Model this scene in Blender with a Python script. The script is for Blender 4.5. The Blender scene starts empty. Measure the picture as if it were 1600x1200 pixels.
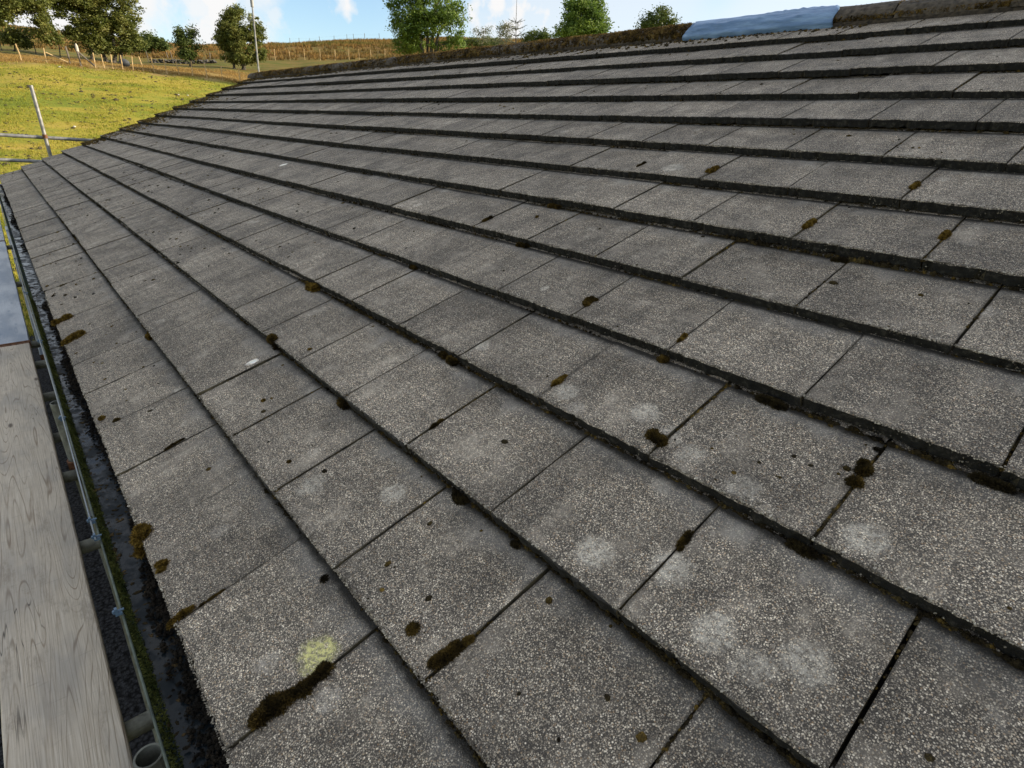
import bpy, bmesh, math, random
import numpy as np
from mathutils import Vector, Matrix

S = bpy.context.scene
COL = S.collection
R = math.radians
rng = np.random.default_rng(11)
random.seed(5)

# ------------------------------------------------------------------ camera
FPX = 868.9                       # focal length in pixels of the 1600 px wide photograph
CW = np.array([-0.34528, 0.05784, 0.87720])
RW = np.array([[-0.6538162, -0.75550854, 0.04160788],
               [-0.33828009, 0.24267416, -0.90921715],
               [0.67682417, -0.60853603, -0.41423779]])   # rows: image right, image down, view axis
cam_d = bpy.data.cameras.new('camera')
cam = bpy.data.objects.new('camera', cam_d)
COL.objects.link(cam)
cam_d.sensor_width = 36.0
cam_d.lens = 36.0 * 874.8 / 1600.0
cam_d.clip_start = 0.02
cam_d.clip_end = 6000
M = Matrix(((RW[0][0], -RW[1][0], -RW[2][0], CW[0]),
            (RW[0][1], -RW[1][1], -RW[2][1], CW[1]),
            (RW[0][2], -RW[1][2], -RW[2][2], CW[2]),
            (0, 0, 0, 1)))
cam.matrix_world = M
S.camera = cam

# ------------------------------------------------------------------ light
SUN_EL, SUN_AZ = R(19), R(238)      # azimuth counter-clockwise from +X (house ridge); sun is behind-right of the ridge
sd = Vector((math.cos(SUN_EL) * math.cos(SUN_AZ), math.cos(SUN_EL) * math.sin(SUN_AZ), math.sin(SUN_EL)))
sun_d = bpy.data.lights.new('sun', 'SUN')
sun_d.energy = 5.0
sun_d.angle = R(0.53)
sun_d.color = (1.0, 0.86, 0.66)
sun = bpy.data.objects.new('sun', sun_d)
COL.objects.link(sun)
sun.rotation_euler = (-sd).to_track_quat('-Z', 'Y').to_euler()

world = bpy.data.worlds.new('World')
S.world = world
world.use_nodes = True
wn, wl = world.node_tree.nodes, world.node_tree.links
wn.clear()
w_out = wn.new('ShaderNodeOutputWorld')
w_bg = wn.new('ShaderNodeBackground')
w_bg.inputs['Strength'].default_value = 0.13
sky = wn.new('ShaderNodeTexSky')
sky.sky_type = 'NISHITA'
sky.sun_disc = False
sky.sun_elevation = SUN_EL
sky.sun_rotation = math.pi / 2 - SUN_AZ
sky.air_density = 1.0
sky.dust_density = 0.6
sky.ozone_density = 2.5
w_tc = wn.new('ShaderNodeTexCoord')
CLOUD_COL = (4.25, 4.22, 4.2, 1)

def w_math(op, a, b=None, c=None):
    n = wn.new('ShaderNodeMath')
    n.operation = op
    for i, x in enumerate((a, b, c)):
        if x is None:
            continue
        if isinstance(x, (int, float)):
            n.inputs[i].default_value = x
        else:
            wl.new(x, n.inputs[i])
    return n.outputs[0]

def w_noise(scale, detail, sx=1, sy=1, sz=1, rough=0.55):
    m = wn.new('ShaderNodeMapping')
    m.inputs['Scale'].default_value = (sx, sy, sz)
    wl.new(w_tc.outputs['Generated'], m.inputs['Vector'])
    n = wn.new('ShaderNodeTexNoise')
    n.inputs['Scale'].default_value = scale
    n.inputs['Detail'].default_value = detail
    n.inputs['Roughness'].default_value = rough
    wl.new(m.outputs[0], n.inputs['Vector'])
    return n.outputs['Fac']

def w_range(v, a, b, c=0.0, d=1.0):
    n = wn.new('ShaderNodeMapRange')
    n.interpolation_type = 'SMOOTHSTEP'
    n.inputs['From Min'].default_value = a
    n.inputs['From Max'].default_value = b
    n.inputs['To Min'].default_value = c
    n.inputs['To Max'].default_value = d
    wl.new(v, n.inputs['Value'])
    return n.outputs[0]

n_big = w_noise(5.0, 5, 1, 1, 0.8, 0.5)
n_fine = w_noise(16.0, 5, 1, 1, 0.9, 0.6)
n_mix = w_math('ADD', w_math('MULTIPLY', n_big, 0.72), w_math('MULTIPLY', n_fine, 0.28))
cum = w_range(n_mix, 0.50, 0.575)

def img_dir(px, py):
    d = RW.T @ np.array([(px - 800) / 874.8, (py - 600) / 874.8, 1.0])
    return d / np.linalg.norm(d)

# the cumulus banks stand at these bearings in the photographed sky
def bank(px, py, rad, gain):
    d = img_dir(px, py)
    n = wn.new('ShaderNodeVectorMath')
    n.operation = 'DISTANCE'
    wl.new(w_tc.outputs['Generated'], n.inputs[0])
    n.inputs[1].default_value = tuple(d)
    e = w_math('ADD', n.outputs['Value'], w_math('MULTIPLY', w_math('SUBTRACT', n_fine, 0.5), 0.10))
    return w_range(e, rad, rad * 0.25, 0.0, gain)
for px, py, rad, g in ((60, -10, .13, 1), (225, 0, .055, .95), (205, 30, .05, .9), (315, 10, .038, .85), (318, 50, .034, .95),
                       (300, -40, .06, .9), (400, 45, .035, .8), (432, 22, .022, .6), (760, 50, .06, .5), (1050, 0, .05, .5),
                       (110, 55, .09, .9), (395, -30, .06, .8)):
    cum = w_math('MAXIMUM', cum, bank(px, py, rad, g))
veil = w_range(w_noise(2.2, 3, 1, 1, 1.6), 0.34, 0.58, 0.10, 0.60)
veil = w_math('MULTIPLY', veil, w_math('SUBTRACT', 1.0, bank(470, 30, .34, .95)))
cl = w_math('MAXIMUM', veil, cum)
# clear band between the banks: the veil is broken to the north
mixc = wn.new('ShaderNodeMix')
mixc.data_type = 'RGBA'
wl.new(cl, mixc.inputs['Factor'])
wl.new(sky.outputs[0], mixc.inputs['A'])
mixc.inputs['B'].default_value = CLOUD_COL
wl.new(mixc.outputs['Result'], w_bg.inputs['Color'])
wl.new(w_bg.outputs[0], w_out.inputs[0])

S.view_settings.view_transform = 'Standard'
S.view_settings.look = 'None'
S.view_settings.exposure = 0.80
S.view_settings.gamma = 1.0
S.view_settings.use_curve_mapping = False

# ------------------------------------------------------------------ design helpers
ALPHA = R(22.5)                    # roof pitch
CA, SA = math.cos(ALPHA), math.sin(ALPHA)
W, G, T = 0.30, 0.2694, 0.0295     # tile cover width, gauge, nose height
NC, NCOL = 14, 34                  # courses up the slope, tiles along to the far verge
U_END = NCOL * W

def roofp(u, v, n=0.0):
    return (u, -v * CA + n * SA, v * SA + n * CA)

def ray(px, py):
    return RW.T @ np.array([(px - 800) / 874.8, (py - 600) / 874.8, 1.0])

def on_r(px, py, r):               # point at horizontal distance r on a bearing of the photograph
    d = ray(px, py)
    return CW + d * (r / math.hypot(d[0], d[1]))

def on_plane(px, py, axis, val):
    d = ray(px, py)
    return CW + d * ((val - CW[axis]) / d[axis])

def pj(P):
    q = RW @ (np.asarray(P, float) - CW)
    return 800 + 874.8 * q[0] / q[2], 600 + 874.8 * q[1] / q[2], q[2]

def np_mesh(name, V, F):
    """F: (n,3) or (n,4) int array"""
    me = bpy.data.meshes.new(name)
    V = np.asarray(V, dtype=np.float32)
    F = np.asarray(F, dtype=np.int32)
    k = F.shape[1]
    me.vertices.add(len(V))
    me.vertices.foreach_set('co', V.ravel())
    me.loops.add(F.size)
    me.loops.foreach_set('vertex_index', F.ravel())
    me.polygons.add(len(F))
    me.polygons.foreach_set('loop_start', np.arange(0, F.size, k, dtype=np.int32))
    me.polygons.foreach_set('loop_total', np.full(len(F), k, dtype=np.int32))
    me.update(calc_edges=True)
    return me

def link(name, me, mat=None, parent=None, label=None, cat=None, group=None, kind=None, smooth=False):
    o = bpy.data.objects.new(name, me)
    COL.objects.link(o)
    if mat is not None and me is not None and not me.materials:
        me.materials.append(mat)
    if smooth and me is not None:
        me.polygons.foreach_set('use_smooth', [True] * len(me.polygons))
    if parent is not None:
        o.parent = parent
    tag(o, label, cat, group, kind)
    return o

def tag(o, label=None, cat=None, group=None, kind=None):
    if label: o['label'] = label
    if cat: o['category'] = cat
    if group: o['group'] = group
    if kind: o['kind'] = kind
    return o

def empty(name, loc=(0, 0, 0), parent=None, **kw):
    o = bpy.data.objects.new(name, None)
    o.empty_display_size = 0.1
    COL.objects.link(o)
    o.location = loc
    if parent is not None:
        o.parent = parent
    tag(o, **kw)
    return o

class MB:
    def __init__(s):
        s.v, s.f = [], []
    def add(s, vs, fs):
        b = len(s.v)
        s.v += [tuple(map(float, p)) for p in vs]
        s.f += [tuple(b + i for i in f) for f in fs]
    def box(s, x0, x1, y0, y1, z0, z1):
        s.add([(x0, y0, z0), (x1, y0, z0), (x1, y1, z0), (x0, y1, z0), (x0, y0, z1), (x1, y0, z1), (x1, y1, z1), (x0, y1, z1)],
              [(0, 3, 2, 1), (4, 5, 6, 7), (0, 1, 5, 4), (1, 2, 6, 5), (2, 3, 7, 6), (3, 0, 4, 7)])
    def tube(s, pts, rad, n=8, cap=True):
        pts = [Vector(p) for p in pts]
        rads = rad if isinstance(rad, (list, tuple)) else [rad] * len(pts)
        vs, fs = [], []
        for i, p in enumerate(pts):
            d = (pts[min(i + 1, len(pts) - 1)] - pts[max(i - 1, 0)]).normalized()
            a = d.cross(Vector((0, 0, 1)))
            if a.length < 1e-3: a = d.cross(Vector((1, 0, 0)))
            a.normalize(); b = d.cross(a)
            for k in range(n):
                t = 2 * math.pi * k / n
                vs.append(p + (a * math.cos(t) + b * math.sin(t)) * rads[i])
        for i in range(len(pts) - 1):
            for k in range(n):
                fs.append((i * n + k, i * n + (k + 1) % n, (i + 1) * n + (k + 1) % n, (i + 1) * n + k))
        if cap:
            fs.append(tuple(range(n))[::-1]); fs.append(tuple(range((len(pts) - 1) * n, len(pts) * n)))
        s.add(vs, fs)
    def pipe(s, p0, p1, ro, ri, n=20):
        """open ended hollow tube"""
        p0, p1 = Vector(p0), Vector(p1)
        d = (p1 - p0).normalized(); a = d.cross(Vector((0, 0, 1)))
        if a.length < 1e-3: a = d.cross(Vector((1, 0, 0)))
        a.normalize(); b = d.cross(a); vs = []
        for (p, r) in ((p0, ri), (p0, ro), (p1, ro), (p1, ri)):
            for k in range(n):
                t = 2 * math.pi * k / n
                vs.append(p + (a * math.cos(t) + b * math.sin(t)) * r)
        fs = []
        for q in range(4):
            for k in range(n):
                fs.append((q * n + k, q * n + (k + 1) % n, ((q + 1) % 4) * n + (k + 1) % n, ((q + 1) % 4) * n + k))
        s.add(vs, fs)
    def mesh(s, name):
        me = bpy.data.meshes.new(name)
        me.from_pydata(s.v, [], s.f)
        me.update()
        return me
    def build(s, name, mat, parent=None, **kw):
        return link(name, s.mesh(name), mat, parent, **kw)

# ------------------------------------------------------------------ materials
class NT:
    def __init__(s, name):
        s.m = bpy.data.materials.new(name)
        s.m.use_nodes = True
        s.n, s.l = s.m.node_tree.nodes, s.m.node_tree.links
        s.b = s.n['Principled BSDF']
        s.geo = None
    def node(s, t, **kw):
        n = s.n.new(t)
        for k, v in kw.items(): setattr(n, k, v)
        return n
    def put(s, inp, x):
        if hasattr(x, 'is_linked') or isinstance(x, bpy.types.NodeSocket):
            s.l.new(x, inp)
        elif isinstance(x, (tuple, list)) and len(x) == 3 and inp.type == 'RGBA':
            inp.default_value = (*x, 1)
        else:
            inp.default_value = x
    def pos(s):
        if s.geo is None: s.geo = s.node('ShaderNodeNewGeometry')
        return s.geo.outputs['Position']
    def roofpos(s):
        """world position turned into roof axes (along, up-slope, normal)"""
        m = s.node('ShaderNodeMapping', vector_type='POINT')
        m.inputs['Rotation'].default_value = (ALPHA, 0, 0)
        m.inputs['Scale'].default_value = (1, 1, 1)
        s.l.new(s.pos(), m.inputs['Vector'])
        m2 = s.node('ShaderNodeVectorMath', operation='MULTIPLY')
        s.l.new(m.outputs[0], m2.inputs[0]); m2.inputs[1].default_value = (1, -1, 1)
        return m2.outputs[0]
    def mapping(s, v, scale=(1, 1, 1), rot=(0, 0, 0), loc=(0, 0, 0)):
        m = s.node('ShaderNodeMapping')
        s.put(m.inputs['Vector'], v)
        m.inputs['Scale'].default_value = scale; m.inputs['Rotation'].default_value = rot; m.inputs['Location'].default_value = loc
        return m.outputs[0]
    def noise(s, v, scale, detail=3, rough=0.55, dist=0.0, out='Fac'):
        n = s.node('ShaderNodeTexNoise')
        s.put(n.inputs['Vector'], v)
        n.inputs['Scale'].default_value = scale; n.inputs['Detail'].default_value = detail
        n.inputs['Roughness'].default_value = rough; n.inputs['Distortion'].default_value = dist
        return n.outputs[out]
    def voro(s, v, scale, feature='F1', rnd=1.0):
        n = s.node('ShaderNodeTexVoronoi', feature=feature)
        s.put(n.inputs['Vector'], v)
        n.inputs['Scale'].default_value = scale; n.inputs['Randomness'].default_value = rnd
        return n
    def math(s, op, a, b=None, c=None):
        n = s.node('ShaderNodeMath', operation=op)
        for i, x in enumerate((a, b, c)):
            if x is not None: s.put(n.inputs[i], x)
        return n.outputs[0]
    def rng(s, v, a, b, c=0.0, d=1.0, smooth=True):
        n = s.node('ShaderNodeMapRange')
        if smooth: n.interpolation_type = 'SMOOTHSTEP'
        s.put(n.inputs['Value'], v)
        for k, x in (('From Min', a), ('From Max', b), ('To Min', c), ('To Max', d)): s.put(n.inputs[k], x)
        return n.outputs[0]
    def mix(s, f, a, b, blend='MIX'):
        n = s.node('ShaderNodeMix', data_type='RGBA', blend_type=blend)
        s.put(n.inputs['Factor'], f); s.put(n.inputs['A'], a); s.put(n.inputs['B'], b)
        return n.outputs['Result']
    def ramp(s, v, stops, mode='LINEAR'):
        n = s.node('ShaderNodeValToRGB')
        s.put(n.inputs['Fac'], v)
        cr = n.color_ramp; cr.interpolation = mode
        while len(cr.elements) < len(stops): cr.elements.new(0.5)
        for e, (p, c) in zip(cr.elements, stops):
            e.position = p; e.color = (*c, 1) if len(c) == 3 else c
        return n.outputs['Color']
    def sep(s, v):
        n = s.node('ShaderNodeSeparateXYZ'); s.put(n.inputs[0], v); return n.outputs
    def bump(s, h, strength=0.5, dist=0.002, normal=None):
        n = s.node('ShaderNodeBump')
        s.put(n.inputs['Height'], h); n.inputs['Strength'].default_value = strength; n.inputs['Distance'].default_value = dist
        if normal is not None: s.l.new(normal, n.inputs['Normal'])
        return n.outputs[0]
    def set(s, color=None, rough=None, normal=None, metal=None, spec=None):
        if color is not None: s.put(s.b.inputs['Base Color'], color)
        if rough is not None: s.put(s.b.inputs['Roughness'], rough)
        if normal is not None: s.l.new(normal, s.b.inputs['Normal'])
        if metal is not None: s.put(s.b.inputs['Metallic'], metal)
        if spec is not None: s.put(s.b.inputs['Specular IOR Level'], spec)
        return s.m

def mat_tile():
    t = NT('granule_faced_concrete')
    P = t.roofpos()
    sx = t.sep(P)
    # weathering tone, tile to tile
    cour = t.math('FLOOR', t.math('DIVIDE', t.math('ADD', sx[1], 0.002), G))
    half = t.math('MULTIPLY', t.math('FLOORED_MODULO', cour, 2.0), 0.5)
    colm = t.math('FLOOR', t.math('ADD', t.math('DIVIDE', sx[0], W), half))
    cxy = t.node('ShaderNodeCombineXYZ'); t.put(cxy.inputs[0], colm); t.put(cxy.inputs[1], cour)
    wnz = t.node('ShaderNodeTexWhiteNoise', noise_dimensions='2D'); t.l.new(cxy.outputs[0], wnz.inputs['Vector'])
    tone = t.rng(wnz.outputs['Value'], 0, 1, 1.06, 1.42, False)
    big = t.noise(P, 1.3, 3)
    blot = t.noise(t.mapping(P, (1, .8, 1)), 11, 4, 0.62)
    blot2 = t.noise(t.mapping(P, (1, .9, 1), loc=(5, 2, 0)), 30, 3, 0.6)
    # granules, two sizes
    v1 = t.voro(P, 325); v2 = t.voro(t.mapping(P, loc=(3.1, 1.7, .3)), 500)
    c1 = t.ramp(t.sep(v1.outputs['Color'])[0], [(0, (.075, .065, .052)), (.30, (.17, .146, .114)), (.54, (.28, .245, .192)), (.76, (.42, .375, .30)), (.92, (.58, .53, .43)), (1, (.68, .63, .53))])
    tan = t.rng(t.sep(v1.outputs['Color'])[1], .80, .84)
    c1 = t.mix(t.math('MULTIPLY', tan, .32), c1, (.36, .22, .10))
    c2 = t.ramp(t.sep(v2.outputs['Color'])[1], [(0, (.06, .053, .044)), (.45, (.15, .134, .11)), (.8, (.30, .268, .22)), (1, (.52, .475, .39))])
    m1 = t.rng(v1.outputs['Distance'], .50, .36)
    sel = t.math('MULTIPLY', m1, t.rng(t.sep(v1.outputs['Color'])[2], .22, .28))
    m2 = t.rng(v2.outputs['Distance'], .60, .40)
    base = t.mix(m2, (.05, .045, .038), c2)
    gran = t.mix(sel, base, c1)
    # silt and lichen film that masks granules, paler bloom blotches
    film = t.rng(blot, .50, .70, 0, .45)
    bloomc = t.mix(t.rng(blot2, .4, .6), (.215, .192, .16), (.33, .30, .25))
    col = t.mix(film, gran, bloomc)
    dark = t.rng(t.noise(P, 5.5, 4, .6), .44, .62, 1.10, .76)
    fv = t.math('SUBTRACT', t.math('DIVIDE', t.math('ADD', sx[1], 0.002), G), cour)    # 0 nose .. 1 head of the exposed part
    # silt washed under the nose above: finer, fewer granules, bluish shade painted into the grey
    silt_shade = t.rng(t.math('ADD', fv, t.math('MULTIPLY', t.math('SUBTRACT', blot, .5), .5)), .72, 1.0, 0, .55)
    col = t.mix(silt_shade, col, (.135, .138, .138))
    # lichen rosettes, where the photograph shows them
    spots = [(.334, .171, .036, .9, 1), (1.382, .447, .018, .95, 0), (.524, .446, .030, .6, 0), (.735, .877, .026, .55, 0), (.910, 1.965, .045, .65, 0),
             (.698, .337, .035, .35, 0), (3.663, 1.536, .03, .9, 0), (.779, 1.158, .014, .7, 0), (1.512, .231, .014, .7, 0), (.411, .857, .034, .40, 0),
             (.226, .902, .034, .36, 0), (-.02, .839, .034, .33, 0), (.096, .592, .036, .42, 0), (-.014, .649, .036, .34, 0), (-.226, .641, .036, .34, 0),
             (-.183, .593, .032, .3, 0), (.092, .858, .03, .3, 0), (-.205, .855, .035, .36, 0), (.15, .87, .03, .3, 0), (-.12, .60, .035, .35, 0)]
    wob = t.math('MULTIPLY', t.math('SUBTRACT', t.noise(P, 42, 5, .75), .5), .042)
    flat = t.node('ShaderNodeVectorMath', operation='MULTIPLY'); t.l.new(P, flat.inputs[0]); flat.inputs[1].default_value = (1, 1, 0)
    acc = [None, None, None]
    for (u, v, r, g, yel) in spots:
        d = t.node('ShaderNodeVectorMath', operation='DISTANCE')
        t.l.new(flat.outputs[0], d.inputs[0]); d.inputs[1].default_value = (u, v, 0)
        e = t.math('ADD', d.outputs['Value'], wob)
        k = t.rng(e, r * 1.12, r * .55, 0, g * (1.35 if g < .5 else 1.0))
        q_ = 2 if g >= .89 and not yel else yel
        acc[q_] = k if acc[q_] is None else t.math('MAXIMUM', acc[q_], k)
    # more small rosettes scattered
    vs = t.voro(t.mapping(flat.outputs[0], (1, 1, 1)), 7.5)
    sm = t.math('MULTIPLY', t.rng(t.math('ADD', vs.outputs['Distance'], t.math('MULTIPLY', wob, 6)), .20, .10, 0, .42), t.rng(t.sep(vs.outputs['Color'])[0], .55, .62))
    grain = t.math('MULTIPLY', t.rng(t.noise(P, 130, 4, .8), .42, .56, .22, 1), t.rng(blot2, .25, .55, .55, 1))
    col = t.mix(t.math('MULTIPLY', sm, grain), col, (.38, .36, .32))
    col = t.mix(t.math('MULTIPLY', acc[0], grain), col, (.50, .48, .42))
    col = t.mix(t.math('MULTIPLY', acc[1], grain), col, (.50, .49, .20))
    col = t.mix(acc[2], col, (.62, .62, .58))
    hs = t.node('ShaderNodeHueSaturation')
    t.l.new(col, hs.inputs['Color'])
    t.put(hs.inputs['Value'], t.math('MULTIPLY', t.math('MULTIPLY', tone, t.math('MULTIPLY', dark, t.rng(t.noise(t.mapping(P, (13, 1.7, 1)), 1.6, 5, .65), .36, .66, .84, 1.18, False))), t.rng(big, .3, .7, 1.0, 1.22)))
    hs.inputs['Saturation'].default_value = 1.0
    col = t.mix(1.0, hs.outputs[0], (1.24, 1.18, 1.10), 'MULTIPLY')
    fu = t.math('FRACT', t.math('ADD', t.math('DIVIDE', sx[0], W), half))
    du = t.math('MULTIPLY', t.math('MINIMUM', fu, t.math('SUBTRACT', 1.0, fu)), W)
    gn_ = t.noise(P, 24, 4, .7)
    jg = t.rng(t.math('ADD', du, t.math('MULTIPLY', t.math('SUBTRACT', gn_, .5), .020)), .0068, .0018, 0, .60)
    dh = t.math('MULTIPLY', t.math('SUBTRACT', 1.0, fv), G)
    grime_shade = t.rng(t.math('ADD', dh, t.math('MULTIPLY', t.math('SUBTRACT', gn_, .5), .022)), .024, .006, 0, .93)  # dark band below the nose above: grime, with the lip's shade painted in
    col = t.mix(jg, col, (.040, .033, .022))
    col = t.mix(grime_shade, col, (.014, .012, .009))
    # algae-black noses: the broken front faces carry a dark biofilm
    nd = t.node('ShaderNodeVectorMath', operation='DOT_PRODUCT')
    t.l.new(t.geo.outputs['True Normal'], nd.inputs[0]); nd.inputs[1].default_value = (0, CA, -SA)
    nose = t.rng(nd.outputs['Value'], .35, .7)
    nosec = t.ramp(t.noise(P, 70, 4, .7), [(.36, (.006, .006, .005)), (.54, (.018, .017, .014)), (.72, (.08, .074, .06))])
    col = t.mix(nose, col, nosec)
    # sides in the joints: lime and moss dust
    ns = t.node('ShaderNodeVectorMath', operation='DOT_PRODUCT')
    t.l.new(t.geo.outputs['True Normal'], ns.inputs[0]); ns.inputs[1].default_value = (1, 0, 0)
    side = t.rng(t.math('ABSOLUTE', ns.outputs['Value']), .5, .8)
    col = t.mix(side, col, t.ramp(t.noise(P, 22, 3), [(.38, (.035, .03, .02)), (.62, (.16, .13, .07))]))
    h = t.math('ADD', t.math('MULTIPLY', m1, 1.0), t.math('MULTIPLY', m2, .5))
    h = t.math('ADD', h, t.math('MULTIPLY', t.noise(P, 90, 4, .7), 1.6))
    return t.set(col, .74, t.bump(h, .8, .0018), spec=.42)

def mat_simple(name, c, rough=.6, metal=0.0, var=.25, scale=20, bump=.1, dist=.002, c2=None, spec=.4):
    t = NT(name)
    P = t.pos()
    n = t.noise(P, scale, 4, .6)
    lo = tuple(x * (1 - var) for x in c); hi = c2 if c2 else tuple(min(1, x * (1 + var)) for x in c)
    col = t.ramp(n, [(.3, lo), (.7, hi)])
    return t.set(col, rough, t.bump(n, bump, dist), metal, spec)

def mat_moss(name, stops, scale=28):
    t = NT(name)
    P = t.pos()
    n = t.math('ADD', t.math('MULTIPLY', t.noise(P, scale, 3), .6), t.math('MULTIPLY', t.noise(P, 400, 2), .4))
    col = t.ramp(n, stops)
    return t.set(col, .95, t.bump(t.noise(P, 500, 2), .6, .002), spec=.1)

def mat_wood(name, wet=0.0):
    t = NT(name)
    P = t.pos()
    s = t.sep(P)
    base = t.noise(t.mapping(P, (.62, 8.5, 3), loc=(.6, .55, 0)), 1.0, 1.5, .4, .1)
    rings = t.math('ABSOLUTE', t.math('SUBTRACT', t.math('FRACT', t.math('MULTIPLY', base, 34)), .5))
    line = t.math('MULTIPLY', t.rng(rings, .11, 0.0), t.rng(t.noise(t.mapping(P, (3, 9, 1)), 2, 3), .35, .6, .25, 1))
    fib = t.noise(t.mapping(P, (6, 260, 60)), 1.0, 4, .65)
    kn = t.voro(t.mapping(P, (3.3, 10.5, 0), loc=(.15, .4, 0)), 1.0)
    km = t.math('MULTIPLY', t.rng(kn.outputs['Distance'], .13, .05), t.rng(t.sep(kn.outputs['Color'])[0], .50, .54))
    blo = t.noise(t.mapping(P, (2, 5, 1)), 1.5, 4, .6)
    c = t.ramp(fib, [(.25, (.42, .345, .25)), (.5, (.60, .52, .40)), (.75, (.74, .665, .54))])
    c = t.mix(t.math('MULTIPLY', line, .75), c, (.22, .15, .09))
    c = t.mix(t.rng(blo, .42, .7, 0, .5), c, (.30, .285, .26))
    c = t.mix(t.math('MULTIPLY', km, .85), c, (.07, .045, .028))
    dirt = t.rng(t.noise(t.mapping(P, (1.6, 5, 1), loc=(3, 1, 0)), 3, 6, .75), .54, .70, 0, .55)
    c = t.mix(dirt, c, (.26, .21, .155))
    split = t.rng(t.math('ABSOLUTE', t.math('SUBTRACT', t.noise(t.mapping(P, (.9, 26, 1), loc=(7, 2, 0)), 1.0, 2, .5), .5)), .006, .0, 0, .8)
    split = t.math('MULTIPLY', split, t.rng(t.noise(t.mapping(P, (1.4, 4, 1), loc=(2, 9, 0)), 1.5, 2), .52, .60))
    c = t.mix(split, c, (.05, .04, .03))
    saw = t.noise(t.mapping(P, (110, 12, 1), rot=(0, 0, .25)), 1.0, 3, .7)
    c = t.mix(t.rng(saw, .58, .75, 0, .25), c, (.15, .13, .11))
    if wet:
        c = t.mix(.7, c, (.17, .27, .40))  # blue sky reflection of the wet board, tinted into the base colour
    h = t.math('ADD', t.math('MULTIPLY', fib, .8), t.math('SUBTRACT', t.math('MULTIPLY', saw, .4), t.math('MULTIPLY', line, .4)))
    rough = t.rng(blo, .35, .65, .28 if wet else .62, .5 if wet else .8)
    return t.set(c, rough, t.bump(h, .12 if wet else .5, .0012), spec=.55 if wet else .3)

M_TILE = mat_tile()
M_MOSS = mat_moss('brown_moss', [(.36, (.012, .009, .004)), (.47, (.045, .032, .011)), (.56, (.12, .078, .02)), (.68, (.24, .16, .04))])
M_MOSSY = mat_moss('ochre_moss', [(.36, (.03, .02, .006)), (.46, (.11, .07, .016)), (.56, (.25, .16, .03)), (.70, (.38, .29, .08))], 95)
M_MOSSD = mat_moss('dark_moss', [(.38, (.010, .008, .005)), (.52, (.034, .026, .013)), (.66, (.10, .075, .028))])
M_MOSSR = mat_moss('ridge_moss', [(.34, (.012, .010, .006)), (.46, (.07, .048, .022)), (.55, (.19, .12, .04)), (.68, (.30, .24, .09))], 14)
M_UNDER = mat_simple('underlay_black', (.02, .018, .015), .9)
M_CONC = mat_simple('weathered_ridge_concrete', (.05, .042, .032), .9, 0, .5, 40, .9, .006, (.14, .115, .085))
M_GUT = mat_simple('black_gutter_plastic', (.035, .05, .055), .32, 0, .4, 25, .15, .001, (.09, .115, .115))
M_GALV = mat_simple('galvanised_tube', (.22, .22, .215), .5, .5, .3, 14, .1, .001, (.38, .38, .36))
M_TUBEM = mat_simple('mossy_tube_steel', (.14, .14, .11), .6, .3, .4, 25, .2, .001, (.30, .31, .26))
M_RUST = mat_simple('rusty_coupler', (.16, .06, .025), .8, .3, .5, 60, .4, .002, (.28, .14, .07))
M_CABLE = mat_simple('grey_cable', (.24, .27, .29), .4, 0, .2, 20)
M_CLIP = mat_simple('blue_grey_clip', (.09, .15, .22), .4, 0, .3, 60)
M_WOOD = mat_wood('scaffold_board_wood')
M_WOODW = mat_wood('wet_board_wood_sky_tint', 1)
M_RENDER = mat_simple('pebbledash_render', (.20, .19, .17), .9, 0, .3, 60, .5, .004)
M_GRAVEL = None

# ------------------------------------------------------------------ ground (one terrain sheet to the horizon)
AZK = np.array([-180, -90, -78, -53, -41, -36, -29.5, -24.2, -20.1, -17.4, -14, -10.7, -7.7, -3.6, 0, 12, 60, 180.])
E1 = np.array([2.8, 2.8, 2.9, 3.2, 3.3, 3.2, 3.0, 2.6, 2.42, 2.55, 2.82, 2.88, 2.94, 3.0, 2.75, 2.7, 2.6, 2.8])      # fence line, 48 m
E2 = np.array([4.2, 4.2, 5.0, 5.4, 5.3, 5.2, 4.9, 4.55, 4.2, 4.1, 3.85, 3.65, 3.65, 3.7, 3.6, 3.5, 3.4, 4.2])       # old wall, 72 m
E3 = np.array([5.2, 5.2, 7.2, 7.1, 6.9, 6.8, 6.3, 5.75, 5.25, 4.75, 4.62, 4.62, 4.7, 4.75, 4.75, 4.7, 4.6, 5.2])      # brow, 150 m
E4 = np.array([4.0, 4.0, 4.0, 4.2, 4.5, 4.6, 4.6, 4.7, 4.95, 5.15, 5.02, 4.8, 4.5, 4.2, 4.0, 4.0, 4.0, 4.0])         # far pasture, 420 m
ZG = -2.6
def ground_h(r, az):
    r = np.asarray(r, float); azd = np.degrees(np.asarray(az, float))
    azd = (azd + 180) % 360 - 180
    t = lambda E: np.tan(np.radians(np.interp(azd, AZK, E)))
    zc = CW[2]
    h1 = zc + 48 * t(E1); h2 = zc + 72 * t(E2); h3 = zc + 150 * t(E3); h4 = zc + 420 * t(E4)
    h12 = zc + 57 * (t(E1) * .55 + t(E2) * .45)
    h34 = zc + 230 * (t(E3) - .028)
    ks = [(0, ZG + 0 * h1), (12, ZG + 0 * h1), (24, ZG + (h1 - ZG) * .30), (36, ZG + (h1 - ZG) * .64), (48, h1), (57, h12), (72, h2), (105, (h2 + h3) / 2 + .6), (150, h3), (230, h34), (420, h4), (700, h4 - 26), (4000, h4 * 0 - 30)]
    out = np.zeros_like(r) + ks[-1][1]
    for (ra, ha), (rb, hb) in zip(ks[:-1], ks[1:]):
        m = (r >= ra) & (r < rb)
        f = np.clip((r - ra) / (rb - ra), 0, 1)
        out = np.where(m, ha + (hb - ha) * f, out)
    return out

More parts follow.
